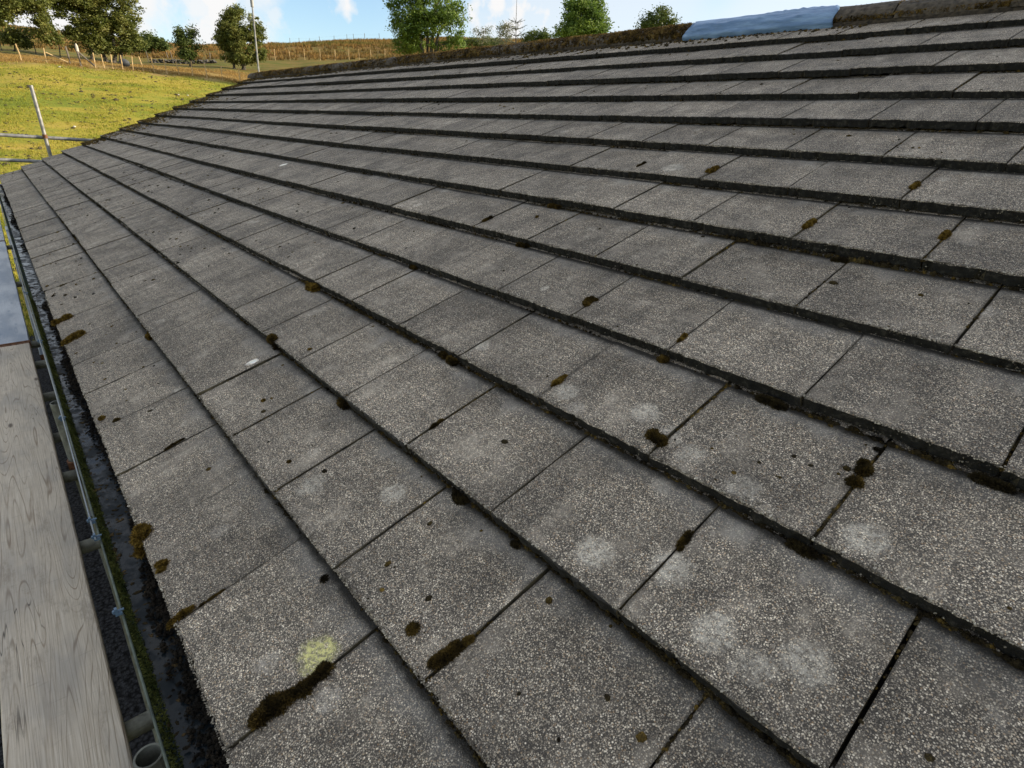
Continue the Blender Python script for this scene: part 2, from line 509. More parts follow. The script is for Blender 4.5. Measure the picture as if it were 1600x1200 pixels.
def build_terrain():
    rs = np.concatenate([[0.01], np.linspace(3, 12, 6)[:-1], np.linspace(12, 84, 96), np.geomspace(86, 4000, 70)])
    az = np.concatenate([np.linspace(-180, -60, 60)[:-1], np.linspace(-60, 20, 260)[:-1], np.linspace(20, 180, 60)[:-1]])
    A, Rr = np.meshgrid(np.radians(az), rs)
    H = ground_h(Rr, A)
    k = np.ones(7) / 7.
    Hs = H.copy()
    for _ in range(2):   # soften the breaks in slope
        Hp = np.pad(Hs, ((2, 2), (0, 0)), mode='edge')
        Hs = (Hp[:-4] + Hp[1:-3] + Hp[2:-2] + Hp[3:-1] + Hp[4:]) / 5
    X = CW[0] + Rr * np.cos(A); Y = CW[1] + Rr * np.sin(A)
    amp = np.clip((Rr - 11) / 12, 0, 1) * np.clip(Rr / 60, .5, 4)
    Hs = Hs + amp * (.035 * np.sin(X * .9 + 1.3 * np.sin(Y * .6)) + .03 * np.sin(Y * 1.3 + X * .37 + 2) + .05 * np.sin(X * .23 + Y * .31))
    V = np.stack([X, Y, Hs], -1).reshape(-1, 3)
    n, m = len(rs), len(az)
    i, j = np.meshgrid(np.arange(n - 1), np.arange(m), indexing='ij')
    F = np.stack([i * m + j, (i + 1) * m + j, (i + 1) * m + (j + 1) % m, i * m + (j + 1) % m], -1).reshape(-1, 4)
    me = np_mesh('ground', V, F)
    return me, rs, az, Hs
TER, T_rs, T_az, T_H = build_terrain()
def ter_z(x, y):
    dx, dy = np.asarray(x) - CW[0], np.asarray(y) - CW[1]
    r = np.hypot(dx, dy); a = np.degrees(np.arctan2(dy, dx))
    i = np.clip(np.searchsorted(T_rs, r) - 1, 0, len(T_rs) - 2); j = np.clip(np.searchsorted(T_az, a) - 1, 0, len(T_az) - 2)
    fr = np.clip((r - T_rs[i]) / (T_rs[i + 1] - T_rs[i]), 0, 1); fa = (a - T_az[j]) / (T_az[j + 1] - T_az[j])
    return (T_H[i, j] * (1 - fa) + T_H[i, j + 1] * fa) * (1 - fr) + (T_H[i + 1, j] * (1 - fa) + T_H[i + 1, j + 1] * fa) * fr

def mat_ground():
    t = NT('pasture')
    P = t.pos()
    cen = t.node('ShaderNodeVectorMath', operation='DISTANCE')
    flat = t.node('ShaderNodeVectorMath', operation='MULTIPLY'); t.l.new(P, flat.inputs[0]); flat.inputs[1].default_value = (1, 1, 0)
    t.l.new(flat.outputs[0], cen.inputs[0]); cen.inputs[1].default_value = (CW[0], CW[1], 0)
    r = cen.outputs['Value']
    r = t.math('ADD', r, t.math('MULTIPLY', t.math('SUBTRACT', t.noise(P, .35, 3), .5), 3))
    big = t.noise(t.mapping(P, (1, .45, 1), rot=(0, 0, .2)), .22, 4, .6)
    mid = t.noise(t.mapping(P, (1, .5, 1)), .9, 5, .65)
    fin = t.noise(P, 9, 4, .7)
    g = t.ramp(t.math('ADD', t.math('MULTIPLY', big, .55), t.math('MULTIPLY', mid, .45)),
               [(.34, (.12, .16, .02)), (.45, (.21, .23, .03)), (.52, (.31, .27, .04)), (.60, (.40, .30, .065))])
    g = t.mix(t.rng(fin, .5, .75, 0, .55), g, (.07, .085, .02))
    g = t.mix(t.rng(t.noise(P, 2.3, 4, .7), .60, .72, 0, .6), g, (.09, .07, .03))
    # rough bracken slope beyond the fence
    b = t.ramp(t.math('ADD', t.math('MULTIPLY', t.noise(t.mapping(P, (.4, 1, 1), rot=(0, 0, .9)), .12, 4, .6), .6), t.math('MULTIPLY', t.noise(P, 1.1, 4, .7), .4)),
               [(.36, (.10, .11, .025)), (.46, (.19, .13, .04)), (.56, (.27, .155, .05)), (.68, (.20, .19, .045))])
    strip = t.ramp(t.noise(P, .8, 4, .6), [(.4, (.24, .165, .05)), (.6, (.34, .24, .09))])
    far = t.ramp(t.noise(P, .01, 3), [(.4, (.16, .24, .04)), (.6, (.24, .30, .07))])
    c = t.mix(t.rng(r, 45.5, 47.5), g, strip)
    c = t.mix(t.rng(r, 54, 60), c, t.mix(t.rng(mid, .4, .6), (.11, .12, .025), (.19, .14, .04)))
    c = t.mix(t.rng(r, 70, 80), c, b)
    c = t.mix(t.rng(r, 200, 260), c, far)
    yard = t.ramp(t.voro(P, 45).outputs['Distance'], [(.1, (.055, .056, .058)), (.5, (.03, .03, .031)), (.8, (.008, .008, .008))])
    s = t.sep(P)
    near = t.math('MULTIPLY', t.rng(r, 12.5, 11.5), 1.0)
    c = t.mix(near, c, yard)
    h = t.math('ADD', t.noise(P, 30, 4, .7), t.math('MULTIPLY', fin, 2))
    return t.set(c, .95, t.bump(h, .6, .03), spec=.1)
M_GROUND = mat_ground()
link('ground', TER, M_GROUND, kind='structure', smooth=True)

# ------------------------------------------------------------------ small generators
def moss_clump(c, a, b, h, rot, nsp, frame, r=rng, spike=.35, dome=6):
    """hummock of shoots. frame = 3x3 rows (x axis, y axis, normal). returns (V,F)"""
    V, F = [], []
    X, Y, N = frame
    ca, sa = math.cos(rot), math.sin(rot)
    ex = X * ca + Y * sa; ey = -X * sa + Y * ca
    # dome
    rings = [(1.0, 0.0), (.82, .5), (.45, .88)]
    for (rr, hh) in rings:
        for k in range(dome):
            t = 2 * math.pi * k / dome + hh
            j = r.uniform(.8, 1.15)
            V.append(c + ex * (a * rr * j * math.cos(t)) + ey * (b * rr * j * math.sin(t)) + N * (h * hh * r.uniform(.85, 1.1) - .001))
    V.append(c + N * h)
    for q in range(2):
        for k in range(dome):
            i0, i1 = q * dome + k, q * dome + (k + 1) % dome
            F += [(i0, i1, i1 + dome), (i0, i1 + dome, i0 + dome)]
    for k in range(dome):
        F.append((2 * dome + k, 2 * dome + (k + 1) % dome, 3 * dome))
    for _ in range(nsp):
        t = r.uniform(0, 2 * math.pi); q = math.sqrt(r.uniform(0, 1.1))
        hh = math.sqrt(max(0, 1 - min(1, q) ** 2))
        base = c + ex * (a * q * math.cos(t)) + ey * (b * q * math.sin(t)) + N * (h * hh * .92)
        nrm = (ex * math.cos(t) * q / max(a, 1e-4) + ey * math.sin(t) * q / max(b, 1e-4) + N * hh / h)
        nrm /= np.linalg.norm(nrm)
        nrm = nrm + r.normal(0, .35, 3); nrm /= np.linalg.norm(nrm)
        L = h * spike * r.uniform(.6, 1.5); w = L * .28
        s1 = np.cross(nrm, r.normal(0, 1, 3)); s1 /= np.linalg.norm(s1)
        i = len(V)
        V += [base - s1 * w, base + s1 * w, base + nrm * L]
        F.append((i, i + 1, i + 2))
    return V, F

class Soup:
    def __init__(s): s.V, s.F, s.n = [], [], 0
    def add(s, V, F):
        if len(V) == 0: return
        V = np.asarray(V, float); F = np.asarray(F, int)
        s.V.append(V); s.F.append(F + s.n); s.n += len(V)
    def build(s, name, mat, parent=None, **kw):
        return link(name, np_mesh(name, np.concatenate(s.V), np.concatenate(s.F)), mat, parent, **kw)

ROOF_FR = (np.array([1., 0, 0]), np.array([0, CA, -SA]), np.array([0, SA, CA]))
FLAT_FR = (np.array([1., 0, 0]), np.array([0, 1., 0]), np.array([0, 0, 1.]))

# ------------------------------------------------------------------ the house
house = empty('house', (5, -3.5, ZG), label='long low house under a grey granule tiled roof, filling the picture', cat='house')
HO = Matrix.Translation((-5, 3.5, -ZG))
def hpart(o, parent):
    """parent keeping world coordinates"""
    o.parent = parent
    o.matrix_parent_inverse = HO if parent is house else Matrix.Identity(4)
    return o
RIDGE_V = NC * G + .095
RY, RZ = -RIDGE_V * CA, RIDGE_V * SA
X0, X1 = -3.6, U_END
w = MB()
yb = 2 * RY
w.box(X0 + .05, X1 - .06, -.40, -.14, ZG, -.16)
w.box(X0 + .05, X1 - .06, yb + .14, yb + .40, ZG, -.16)
for xx in (X0 + .05, X1 - .31):
    y0, y1 = yb + .40, -.40
    w.add([(xx, y0, ZG), (xx + .25, y0, ZG), (xx + .25, y1, ZG), (xx, y1, ZG), (xx, y0, -.16), (xx + .25, y0, -.16), (xx + .25, y1, -.16), (xx, y1, -.16), (xx, RY, RZ - .18), (xx + .25, RY, RZ - .18)],
          [(0, 3, 2, 1), (0, 1, 5, 4), (1, 2, 6, 9, 5), (2, 3, 7, 6), (3, 0, 4, 8, 7), (4, 5, 9, 8), (6, 7, 8, 9)])
hpart(w.build('wall', M_RENDER), house)
fb = MB(); fb.box(X0 + .02, X1 - .02, -.065, -.045, -.22, -.02)
hpart(fb.build('fascia', mat_simple('dark_fascia', (.03, .03, .03), .6)), house)

roof = empty('roof', (0, 0, 0)); hpart(roof, house)
def rpart(o):
    o.parent = roof
    return o

# tile meshes: local x along, y down-slope, z normal. origin at the nose's near corner
def tile_mesh(width, seed):
    r = np.random.default_rng(seed)
    nu = 28 if width > .2 else 14
    us = np.linspace(.0016, width - .0016, nu + 1)
    rows = []
    jig = r.normal(0, .0010, nu + 1); jz = r.normal(0, .0007, nu + 1)
    for k in range(2): jig[r.integers(1, nu)] += r.uniform(.0015, .0035)
    L = G + .03
    th = .0265
    prof = [(L, None, 1), (.235, None, 0), (.19, None, 0), (.145, None, 0), (.10, None, 0), (.055, None, 0), (.025, None, 0), (.004, None, 0), (0.0, -.0022, 0), (0.0012, -th, 0), (L, 'b', 1)]
    for q, (v, dz, _) in enumerate(prof):
        row = []
        for i, u in enumerate(us):
            zt = T * (1 - v / G)
            if dz == 'b': z = zt - th
            elif dz is None: z = zt
            else: z = zt + dz
            vv = v + (jig[i] if q in (7, 8) else (jig[i] * 1.6 + r.normal(0, .0012) if q == 9 else 0))
            zz = z + (jz[i] if q in (7, 8) else (r.normal(0, .0016) if q == 9 else 0))
            uj = abs(r.normal(0, .0007)) * (1 if i == 0 else -1) if i in (0, nu) else 0
            row.append((u + uj, -vv, zz - (abs(uj) * .6)))
        rows.append(row)
    V = [p for row in rows for p in row]
    F = []
    m = nu + 1
    for q in range(len(rows)):
        q2 = (q + 1) % len(rows)
        for i in range(nu):
            F.append((q * m + i, q * m + i + 1, q2 * m + i + 1, q2 * m + i))
    F.append(tuple(q * m for q in range(len(rows)))); F.append(tuple(q * m + nu for q in range(len(rows)))[::-1])
    me = bpy.data.meshes.new('tile'); me.from_pydata(V, [], F)
    bm = bmesh.new(); bm.from_mesh(me); bmesh.ops.recalc_face_normals(bm, faces=bm.faces); bm.to_mesh(me); bm.free()
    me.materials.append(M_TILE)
    return me
full = [tile_mesh(W, 100 + i) for i in range(8)]
halfm = [tile_mesh(W / 2, 200 + i) for i in range(3)]

def clip_area(P):
    """visible picture area of a roof patch"""
    poly = [pj(p) for p in P]
    if any(q[2] < .05 for q in poly): return 0
    pts = [(q[0], q[1]) for q in poly]
    for ax, lim, sg in ((0, 0, 1), (0, 1600, -1), (1, 0, 1), (1, 1200, -1)):
        out = []
        for i in range(len(pts)):
            a, b = pts[i], pts[(i + 1) % len(pts)]
            ia, ib = (a[ax] - lim) * sg >= 0, (b[ax] - lim) * sg >= 0
            if ia: out.append(a)
            if ia != ib:
                f = (lim - a[ax]) / (b[ax] - a[ax])
                out.append((a[0] + f * (b[0] - a[0]), a[1] + f * (b[1] - a[1])))
        pts = out
        if not pts: return 0
    return abs(sum(pts[i][0] * pts[(i + 1) % len(pts)][1] - pts[(i + 1) % len(pts)][0] * pts[i][1] for i in range(len(pts)))) / 2

tiles = []
for k in range(NC):
    # slow waves in the courses, as the battens sag
    off = 0.0 if k % 2 == 0 else -.5
    c0 = -12
    for c in range(c0, NCOL + (1 if k % 2 else 0)):
        u0 = (c + off) * W
        wd = W
        if k % 2 and c == NCOL: wd = W / 2
        if k % 2 and c == NCOL: pass
        P = [roofp(u0, k * G, .02), roofp(u0 + wd, k * G, .02), roofp(u0 + wd, (k + 1) * G, .01), roofp(u0, (k + 1) * G, .01)]
        tiles.append((clip_area(P), k, u0, wd))
tiles.sort(key=lambda t: -t[0])
rot0 = Matrix.Rotation(-ALPHA, 4, 'X')
sagp = rng.uniform(0, 6.28, NC)
MASTER = {}
tile_tf = []
for i, (ar, k, u0, wd) in enumerate(tiles):
    r = random.Random(int(k * 1000 + round(u0 / .15)))
    dv = .0035 * math.sin(u0 * 1.1 + sagp[k]) + r.gauss(0, .0016)
    dn = .0022 * math.sin(u0 * .9 + sagp[k] * 2) + r.gauss(0, .0009)
    if ar > 2500 and r.random() < .12: dn += r.choice((.002, .003))
    loc = Vector(roofp(u0 + r.gauss(0, .0004), k * G + dv, dn))
    m = Matrix.Translation(loc) @ rot0 @ Matrix.Rotation(r.gauss(0, .0025), 4, 'Z') @ Matrix.Rotation(r.gauss(0, .003), 4, 'Y') @ Matrix.Rotation(r.gauss(0, .0025), 4, 'X')
    me = r.choice(full) if wd > .2 else r.choice(halfm)
    tile_tf.append((m, me))
for m, me in tile_tf[:300]:
    o = bpy.data.objects.new('tile', me); COL.objects.link(o); o.parent = roof; o.matrix_local = m
sb = Soup(); 
rest = MB()
for m, me in tile_tf[300:]:
    rest.add([m @ v.co for v in me.vertices], [tuple(p.vertices) for p in me.polygons])
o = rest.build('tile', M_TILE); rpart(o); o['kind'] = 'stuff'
# granules standing proud along the broken noses
r = np.random.default_rng(77)
NG = 30000
gk = r.integers(0, 9, NG); gu = np.where(r.random(NG) < .7, r.uniform(-.6, 1.3, NG), r.uniform(1.3, 3.2, NG))
gface = r.random(NG) < .35
gv = gk * G + np.where(gface, .001, r.exponential(.004, NG)) + .0035 * np.sin(gu * 1.1 + sagp[gk])
gn = np.where(gface, T - r.uniform(0, .024, NG), T - .0006) + .0022 * np.sin(gu * .9 + sagp[gk] * 2)
gs = r.uniform(.0009, .0024, NG)
gc = np.stack([gu, -gv * CA + gn * SA, gv * SA + gn * CA], -1)
octv = np.array([[1, 0, 0], [-1, 0, 0], [0, 1, 0], [0, -1, 0], [0, 0, 1], [0, 0, -1.]])
octf = np.array([[0, 2, 4], [2, 1, 4], [1, 3, 4], [3, 0, 4], [2, 0, 5], [1, 2, 5], [3, 1, 5], [0, 3, 5]])
gV = gc[:, None, :] + octv[None] * gs[:, None, None] * r.uniform(.6, 1.3, (NG, 6, 1)) + r.normal(0, .0003, (NG, 6, 3))
gF = octf[None] + (np.arange(NG) * 6)[:, None, None]
tg = NT('nose_granule'); gcol = tg.voro(tg.pos(), 120)
tg.set(tg.ramp(tg.sep(gcol.outputs['Color'])[0], [(0, (.012, .011, .009)), (.6, (.05, .044, .035)), (.85, (.16, .14, .11)), (1, (.42, .38, .30))]), .9, spec=.2)
tg2 = NT('rim_granule'); gcol = tg2.voro(tg2.pos(), 120)
tg2.set(tg2.ramp(tg2.sep(gcol.outputs['Color'])[0], [(0, (.10, .088, .07)), (.5, (.24, .21, .165)), (.8, (.42, .38, .30)), (1, (.62, .57, .47))]), .85, spec=.3)
for msk, mt_, lb in ((gface, tg.m, 'dark granules standing proud of the tile noses'), (~gface, tg2.m, 'pale granules along the rims of the tile noses')):
    vv_ = gV[msk].reshape(-1, 3); ff_ = (octf[None] + (np.arange(int(msk.sum())) * 6)[:, None, None]).reshape(-1, 3)
    rpart(link('granules', np_mesh('granules', vv_, ff_), mt_, kind='stuff', label=lb))
# underlay below the tiles, other slope
ub = MB()
def q4(a, b, c, d): ub.add([a, b, c, d], [(0, 1, 2, 3)])
q4(roofp(X0, .02, -.03), roofp(X1 - .01, .02, -.03), roofp(X1 - .01, RIDGE_V, -.03), roofp(X0, RIDGE_V, -.03))
rpart(ub.build('underlay', M_UNDER))
bs = MB()
for k in range(NC):
    v0, v1 = k * G, (k + 1) * G
    def bp(u, v, n):
        x, y, z = roofp(u, v, n); return (x, 2 * RY - y, z)
    bs.add([bp(X0, v0, .03), bp(X1, v0, .03), bp(X1, v1 + .02, 0), bp(X0, v1 + .02, 0), bp(X0, v0, .003), bp(X1, v0, .003), bp(X1, v1 + .02, -.027), bp(X0, v1 + .02, -.027)],
           [(0, 1, 2, 3), (4, 7, 6, 5), (0, 4, 5, 1), (1, 5, 6, 2), (3, 2, 6, 7), (0, 3, 7, 4)])
rpart(bs.build('back_slope', M_TILE)); 

# ridge: half-round capping bedded on mortar
def ridge_mesh(L, seed, rad=.125):
    r = np.random.default_rng(seed)
    V, F = [], []
    n, m = 14, 9
    for s_, rr in ((0, rad), (1, rad - .02)):
        for i in range(m + 1):
            for k in range(n + 1):
                a = R(-8) + (math.pi + R(16)) * k / n
                rj = rr + (r.normal(0, .0012) if s_ == 0 else 0)
                V.append((L * i / m, -math.cos(a) * rj, math.sin(a) * rj * .62))
    o1 = (m + 1) * (n + 1)
    for i in range(m):
        for k in range(n):
            a = i * (n + 1) + k
            F.append((a, a + 1, a + n + 2, a + n + 1)); F.append((o1 + a, o1 + a + n + 1, o1 + a + n + 2, o1 + a + 1))
        for k in (0, n):
            a = i * (n + 1) + k
            F.append((a, a + n + 1, o1 + a + n + 1, o1 + a))
    for i in (0, m):
        for k in range(n):
            a = i * (n + 1) + k
            F.append((a, a + 1, o1 + a + 1, o1 + a))
    me = bpy.data.meshes.new('ridge_tile'); me.from_pydata(V, [], F)
    bm = bmesh.new(); bm.from_mesh(me); bmesh.ops.recalc_face_normals(bm, faces=bm.faces); bm.to_mesh(me); bm.free()
    me.materials.append(M_CONC)
    return me
rms = [ridge_mesh(.442, 300 + i) for i in range(3)]
RBZ = RZ - .022
x = X0; i = 0
while x < X1 - .01:
    L = .45
    if x + L > X1: 
        pass
    o = bpy.data.objects.new('ridge_tile', rms[i % 3]); COL.objects.link(o); o.parent = roof
    o.location = (x, RY, RBZ + random.gauss(0, .002)); o.rotation_euler = (0, random.gauss(0, .004), random.gauss(0, .004))
    x += L; i += 1
mb = MB()
n = 90
for s_ in (1, -1):
    pts = [(X0 + (X1 - X0) * i / n, random.gauss(0, .003)) for i in range(n + 1)]
    V = []; F = []
    for (xx, j) in pts:
        V += [(xx, RY + s_ * (.132 + j), RZ - .068), (xx, RY + s_ * (.122 + j * .5), RBZ - .008), (xx, RY + s_ * .10, RBZ - .004)]
    for i in range(n):
        a = i * 3; F += [(a, a + 3, a + 4, a + 1), (a + 1, a + 4, a + 5, a + 2)]
    mb.add(V, F)
rpart(mb.build('mortar_bedding', mat_simple('old_mortar', (.025, .02, .014), .95, 0, .6, 60, .9, .006, (.08, .062, .04))))

# gutter
GY, GZ, GR = .0245, -.052, .0535
gut = empty('gutter'); hpart(gut, house)
gm = MB()
def gut_profile(xs, ro, ri, mbx):
    n = 16
    V, F = [], []
    prof = []
    for k in range(n + 1):
        a = math.pi + math.pi * k / n
        prof.append((GY + math.cos(a) * ro, GZ + math.sin(a) * ro))
    for k in range(n, -1, -1):
        a = math.pi + math.pi * k / n
        prof.append((GY + math.cos(a) * ri, GZ + math.sin(a) * ri))
    m = len(prof)
    for xx in xs: V += [(xx, y, z) for y, z in prof]
    for i in range(len(xs) - 1):
        for k in range(m): F.append((i * m + k, i * m + (k + 1) % m, (i + 1) * m + (k + 1) % m, (i + 1) * m + k))
    F += [tuple(range(m))[::-1], tuple(range((len(xs) - 1) * m, len(xs) * m))]
    mbx.add(V, F)
gut_profile([X0, X1 + .08], GR, GR - .003, gm)
gl = MB(); gl.tube([(X0, GY + GR - .001, GZ), (X1 + .08, GY + GR - .001, GZ)], .0024, 8)
o = gl.build('lip', mat_simple('worn_gutter_lip', (.05, .065, .055), .45, 0, .3, 30, .1, .001, (.13, .16, .12))); o.parent = gut
t = NT('mossy_gutter_plastic')
P = t.pos()
c = t.mix(t.rng(t.noise(P, 9, 4, .6), .42, .56), (.035, .055, .065), t.ramp(t.noise(P, 120, 3), [(.35, (.025, .045, .015)), (.65, (.11, .15, .04))]))
M_GUTM = t.set(c, t.rng(t.noise(P, 14, 3), .4, .6, .45, .8), t.bump(t.noise(P, 150, 3), .3, .002), spec=.25)
gp = gm.build('trough', M_GUTM); gp.parent = gut
gp.data.polygons.foreach_set('use_smooth', [False] * len(gp.data.polygons))
# standing water
wt = NT('gutter_water'); wt.set((.014, .021, .026), wt.rng(wt.noise(wt.pos(), 18, 4, .7), .4, .6, .15, .6), wt.bump(wt.noise(wt.pos(), 12, 2), .12, .004), spec=.22)
wm = MB(); zw = GZ - .036; hw = math.sqrt((GR - .003) ** 2 - .036 ** 2)
wm.add([(X0, GY - hw, zw), (X1 + .06, GY - hw, zw), (X1 + .06, GY + hw, zw), (X0, GY + hw, zw)], [(0, 1, 2, 3)])
o = wm.build('water', wt.m); o.parent = gut
# silt and moss fallen in the gutter
so2 = Soup()
so = Soup(); r = np.random.default_rng(3)
for _ in range(6000):
    xx = r.uniform(-.2, 3.5) if r.random() < .8 else r.uniform(5, 10)
    y = GY + (r.beta(1.1, 2.2) * (1.0 + .25 * math.sin(xx * 4)) - .82) * GR + .004 * math.sin(xx * 9) + .009 * math.sin(xx * 3.1)
    z = GZ - math.sqrt(max(0, (GR * .93) ** 2 - (y - GY) ** 2)) * .62
    a = r.uniform(.002, .0075) * (1 if xx < 3 else 1.6)
    V, F = moss_clump(np.array([xx, y, z]), a, a * r.uniform(.5, 1), a * .7, r.uniform(0, 6), 7, FLAT_FR, r, .6, 5)
    so.add(V, F)
o = so.build('leaf_litter', mat_moss('gutter_litter', [(.36, (.010, .009, .008)), (.55, (.03, .026, .020)), (.72, (.10, .075, .05))]), kind='stuff'); o.parent = gut
for _ in range(1500):
    xx = r.uniform(-.2, 4); y = GY + r.uniform(-.7, .75) * GR
    z = max(zw, GZ - math.sqrt(max(0, (GR * .94) ** 2 - (y - GY) ** 2)))
    a = abs(r.normal(0, .0022)) + .001
    V, F = moss_clump(np.array([xx, y, z]), a * r.uniform(1, 2.4), a, a * .5, r.uniform(0, 6), 4, FLAT_FR, r, .6, 5)
    so2.add(V, F)
o = so2.build('leaf_litter', mat_moss('gutter_crumbs', [(.36, (.02, .018, .012)), (.52, (.08, .06, .03)), (.68, (.25, .17, .08))]), kind='stuff'); o.parent = gut
so = Soup()
for _ in range(34000):
    xx = r.uniform(-.2, 3.6)
    lim = 286 + 30 * (1 - min(1, max(0, (math.sin(xx * 5.3) + math.sin(xx * 13.1 + 1) + 1.6) / 2.4))) + r.normal(0, 5)
    a = math.radians(r.uniform(286, 357))
    rr = GR - .0035
    if a < R(lim) or r.random() < .25: continue
    if a > R(340) and r.random() < .4: continue
    c = np.array([xx, GY + math.cos(a) * rr, GZ + math.sin(a) * rr])
    nrm = np.array([0, -math.cos(a), -math.sin(a)])
    for _k in range(2):
        d = nrm + r.normal(0, .5, 3); d /= np.linalg.norm(d)
        s1 = np.cross(d, r.normal(0, 1, 3)); s1 /= np.linalg.norm(s1)
        L = r.uniform(.002, .0055)
        so.add([c - s1 * L * .4, c + s1 * L * .4, c + d * L], [(0, 1, 2)])
o = so.build('moss', mat_moss('green_gutter_moss', [(.38, (.03, .04, .014)), (.52, (.10, .115, .03)), (.70, (.27, .28, .085))]), kind='stuff'); o.parent = gut
for xx in (.24, 1.2, 2.2, 3.2, 4.2, 5.2, 6.2, 7.2, 8.2, 9.2):
    b = MB(); gut_profile([xx - .014, xx + .014], GR + .004, GR + .0005, b)
    b.box(xx - .014, xx + .014, GY - GR - .02, GY - GR - .001, GZ - .03, GZ + .004)
    o = b.build('bracket', M_GUT); o.parent = gut

# cable clipped to the gutter lip
cab = empty('cable', (.2, .0785, -.045), label='thin grey cable clipped along the front lip of the gutter', cat='cable')
cb = MB(); pts = []
for i in range(120):
    xx = 1.06 + 8.6 * i / 119
    pts.append((xx - .2, .007 * math.sin(xx * 2.2) * .4 + .0045, .0065 + .0015 * math.sin(xx * 5)))
cb.tube(pts, .0019, 6); cb.build('cord', M_CABLE, cab)
for xx in (1.150, 1.073, .785, 1.812, 2.69, 3.6, 4.6, 5.8):
    b = MB(); x_ = xx - .2
    b.box(x_ - .006, x_ + .006, -.006, .012, -.010, -.001); b.box(x_ - .0055, x_ + .0055, .004, .011, -.001, .016)
    b.tube([(x_, -.012, .004), (x_, .016, .006)], .0035, 8); b.tube([(x_ - .004, .012, .005), (x_ + .004, .012, .005)], .006, 8)
    b.v = [(x_ + (p[0] - x_) * .7, .005 + (p[1] - .005) * .68, .005 + (p[2] - .005) * .68) for p in b.v]
    b.build('clip', M_CLIP, cab)

# ------------------------------------------------------------------ moss on the roof (parts of the roof)
def roof_at(px, py, n=.012):
    d = ray(px, py); N = ROOF_FR[2]
    s = (n - CW @ N) / (d @ N); P = CW + d * s
    return P[0], -(P @ ROOF_FR[1])
def surf_n(v):
    f = (v / G) % 1.0
    return T * (1 - f)
UPHILL = math.pi / 2
# u, v, half length, half width, height, angle in the roof plane, material
C = [
 (2.69, .031, .030, .017, .014, 1.3, 'y'), (2.389, .035, .032, .018, .016, 1.3, 'y'), (2.045, .262, .018, .014, .013, 0, 'y'), (.905, .006, .024, .017, .016, 1.0, 'y'),
 (.768, .021, .012, .012, .010, 0, 'y'), (.606, .018, .022, .008, .008, 1.5, 'y'), (.601, .075, .02, .006, .006, 1.55, 'm'), (.309, .075, .024, .013, .014, 1.4, 'm'), (.302, .112, .022, .010, .012, 1.5, 'm'),
 (.300, .150, .024, .013, .012, 1.55, 'm'), (.233, .306, .010, .010, .010, 0, 'm'), (.158, .318, .024, .010, .010, 1.55, 'm'), (.150, .350, .012, .006, .007, 1.5, 'm'), (.465, .245, .016, .012, .016, 0, 'd'),
 (.608, 1.156, .017, .011, .010, 1.2, 'm'), (.600, 1.176, .008, .007, .007, 0, 'm'), (.161, .852, .013, .012, .012, 0, 'm'), (-.148, .990, .014, .010, .011, 1.4, 'm'), (-.149, .953, .011, .009, .010, 0, 'm'),
 (-.145, 1.05, .012, .008, .008, 0, 'd'), (.302, 1.137, .014, .006, .008, 1.5, 'y'), (.308, 1.070, .011, .009, .012, 0, 'm'), (.450, .879, .018, .006, .008, 1.5, 'y'), (-.140, .797, .026, .012, .018, 0, 'd'),
 (.050, 1.066, .036, .014, .018, 0, 'd'), (-.30, 1.066, .034, .014, .018, 0, 'd'), (1.655, .795, .020, .014, .020, 0, 'y'), (1.406, .541, .016, .012, .014, 0, 'm'), (1.138, .390, .008, .006, .005, 0, 'y'),
 (1.231, .588, .007, .006, .005, 0, 'y'), (.817, .334, .007, .005, .005, 0, 'm'), (.755, 1.976, .024, .009, .010, 1.5, 'y'), (1.052, 1.965, .022, .008, .009, 1.5, 'm'), (1.18, 1.612, .024, .010, .012, 0, 'm'),
 (.302, 1.715, .026, .009, .010, 1.5, 'y'), (.152, 1.991, .020, .008, .009, 1.5, 'y'), (.003, 1.757, .018, .008, .009, 1.5, 'y'), (.399, .527, .022, .013, .018, 0, 'd'), (.229, .525, .018, .010, .012, 0, 'd'),
 (.801, .262, .015, .012, .014, 0, 'd'), (1.076, 1.343, .022, .009, .012, 0, 'm'), (1.367, 1.070, .013, .010, .012, 0, 'm'), (1.176, 1.514, .011, .005, .005, 1, 'y'), (1.348, 1.417, .022, .007, .008, 1.5, 'm'),
 (.822, .806, .012, .009, .013, 0, 'm'), (.775, .800, .014, .010, .014, 0, 'm'), (.904, .530, .014, .010, .014, 0, 'm'), (1.564, .022, .010, .008, .007, 0, 'y'), (1.504, .054, .010, .009, .007, 0, 'm'),
 (1.206, .152, .024, .005, .006, 1.5, 'm'), (.165, .25 * 0 + 1.60, .02, .010, .012, 0, 'd'), (.60, .62, .016, .005, .006, 1.5, 'm'), (.0, .86 * 0 + .70, .02, .006, .006, 1.5, 'm')]
MM = {'y': M_MOSSY, 'm': M_MOSS, 'd': M_MOSSD}
r = np.random.default_rng(8)
for (u, v, a, b, h, ang, mk) in C:
    if mk == 'd': a, b, h = a * .66, b * .7, h * .55
    so = Soup()
    # several hummocks make one cushion
    nh = 1 if a < .012 else 4
    for q in range(nh):
        f = 0 if nh == 1 else (q / (nh - 1) - .5) * 1.5
        uu = u + math.cos(ang) * a * f + (r.normal(0, b * .25) if nh > 1 else 0); vv = v + math.sin(ang) * a * f + (r.normal(0, b * .25) if nh > 1 else 0)
        sc = 1 if nh == 1 else r.uniform(.30, .72)
        c = np.array(roofp(uu, vv, surf_n(vv) - .001))
        V, F = moss_clump(c, a * sc, b * (sc + .2 if nh > 1 else 1), h * r.uniform(.75, 1.1), -ang, 520, ROOF_FR, r, .55, 9)
        so.add(V, F)
    rpart(so.build('moss_clump', MM[mk]))

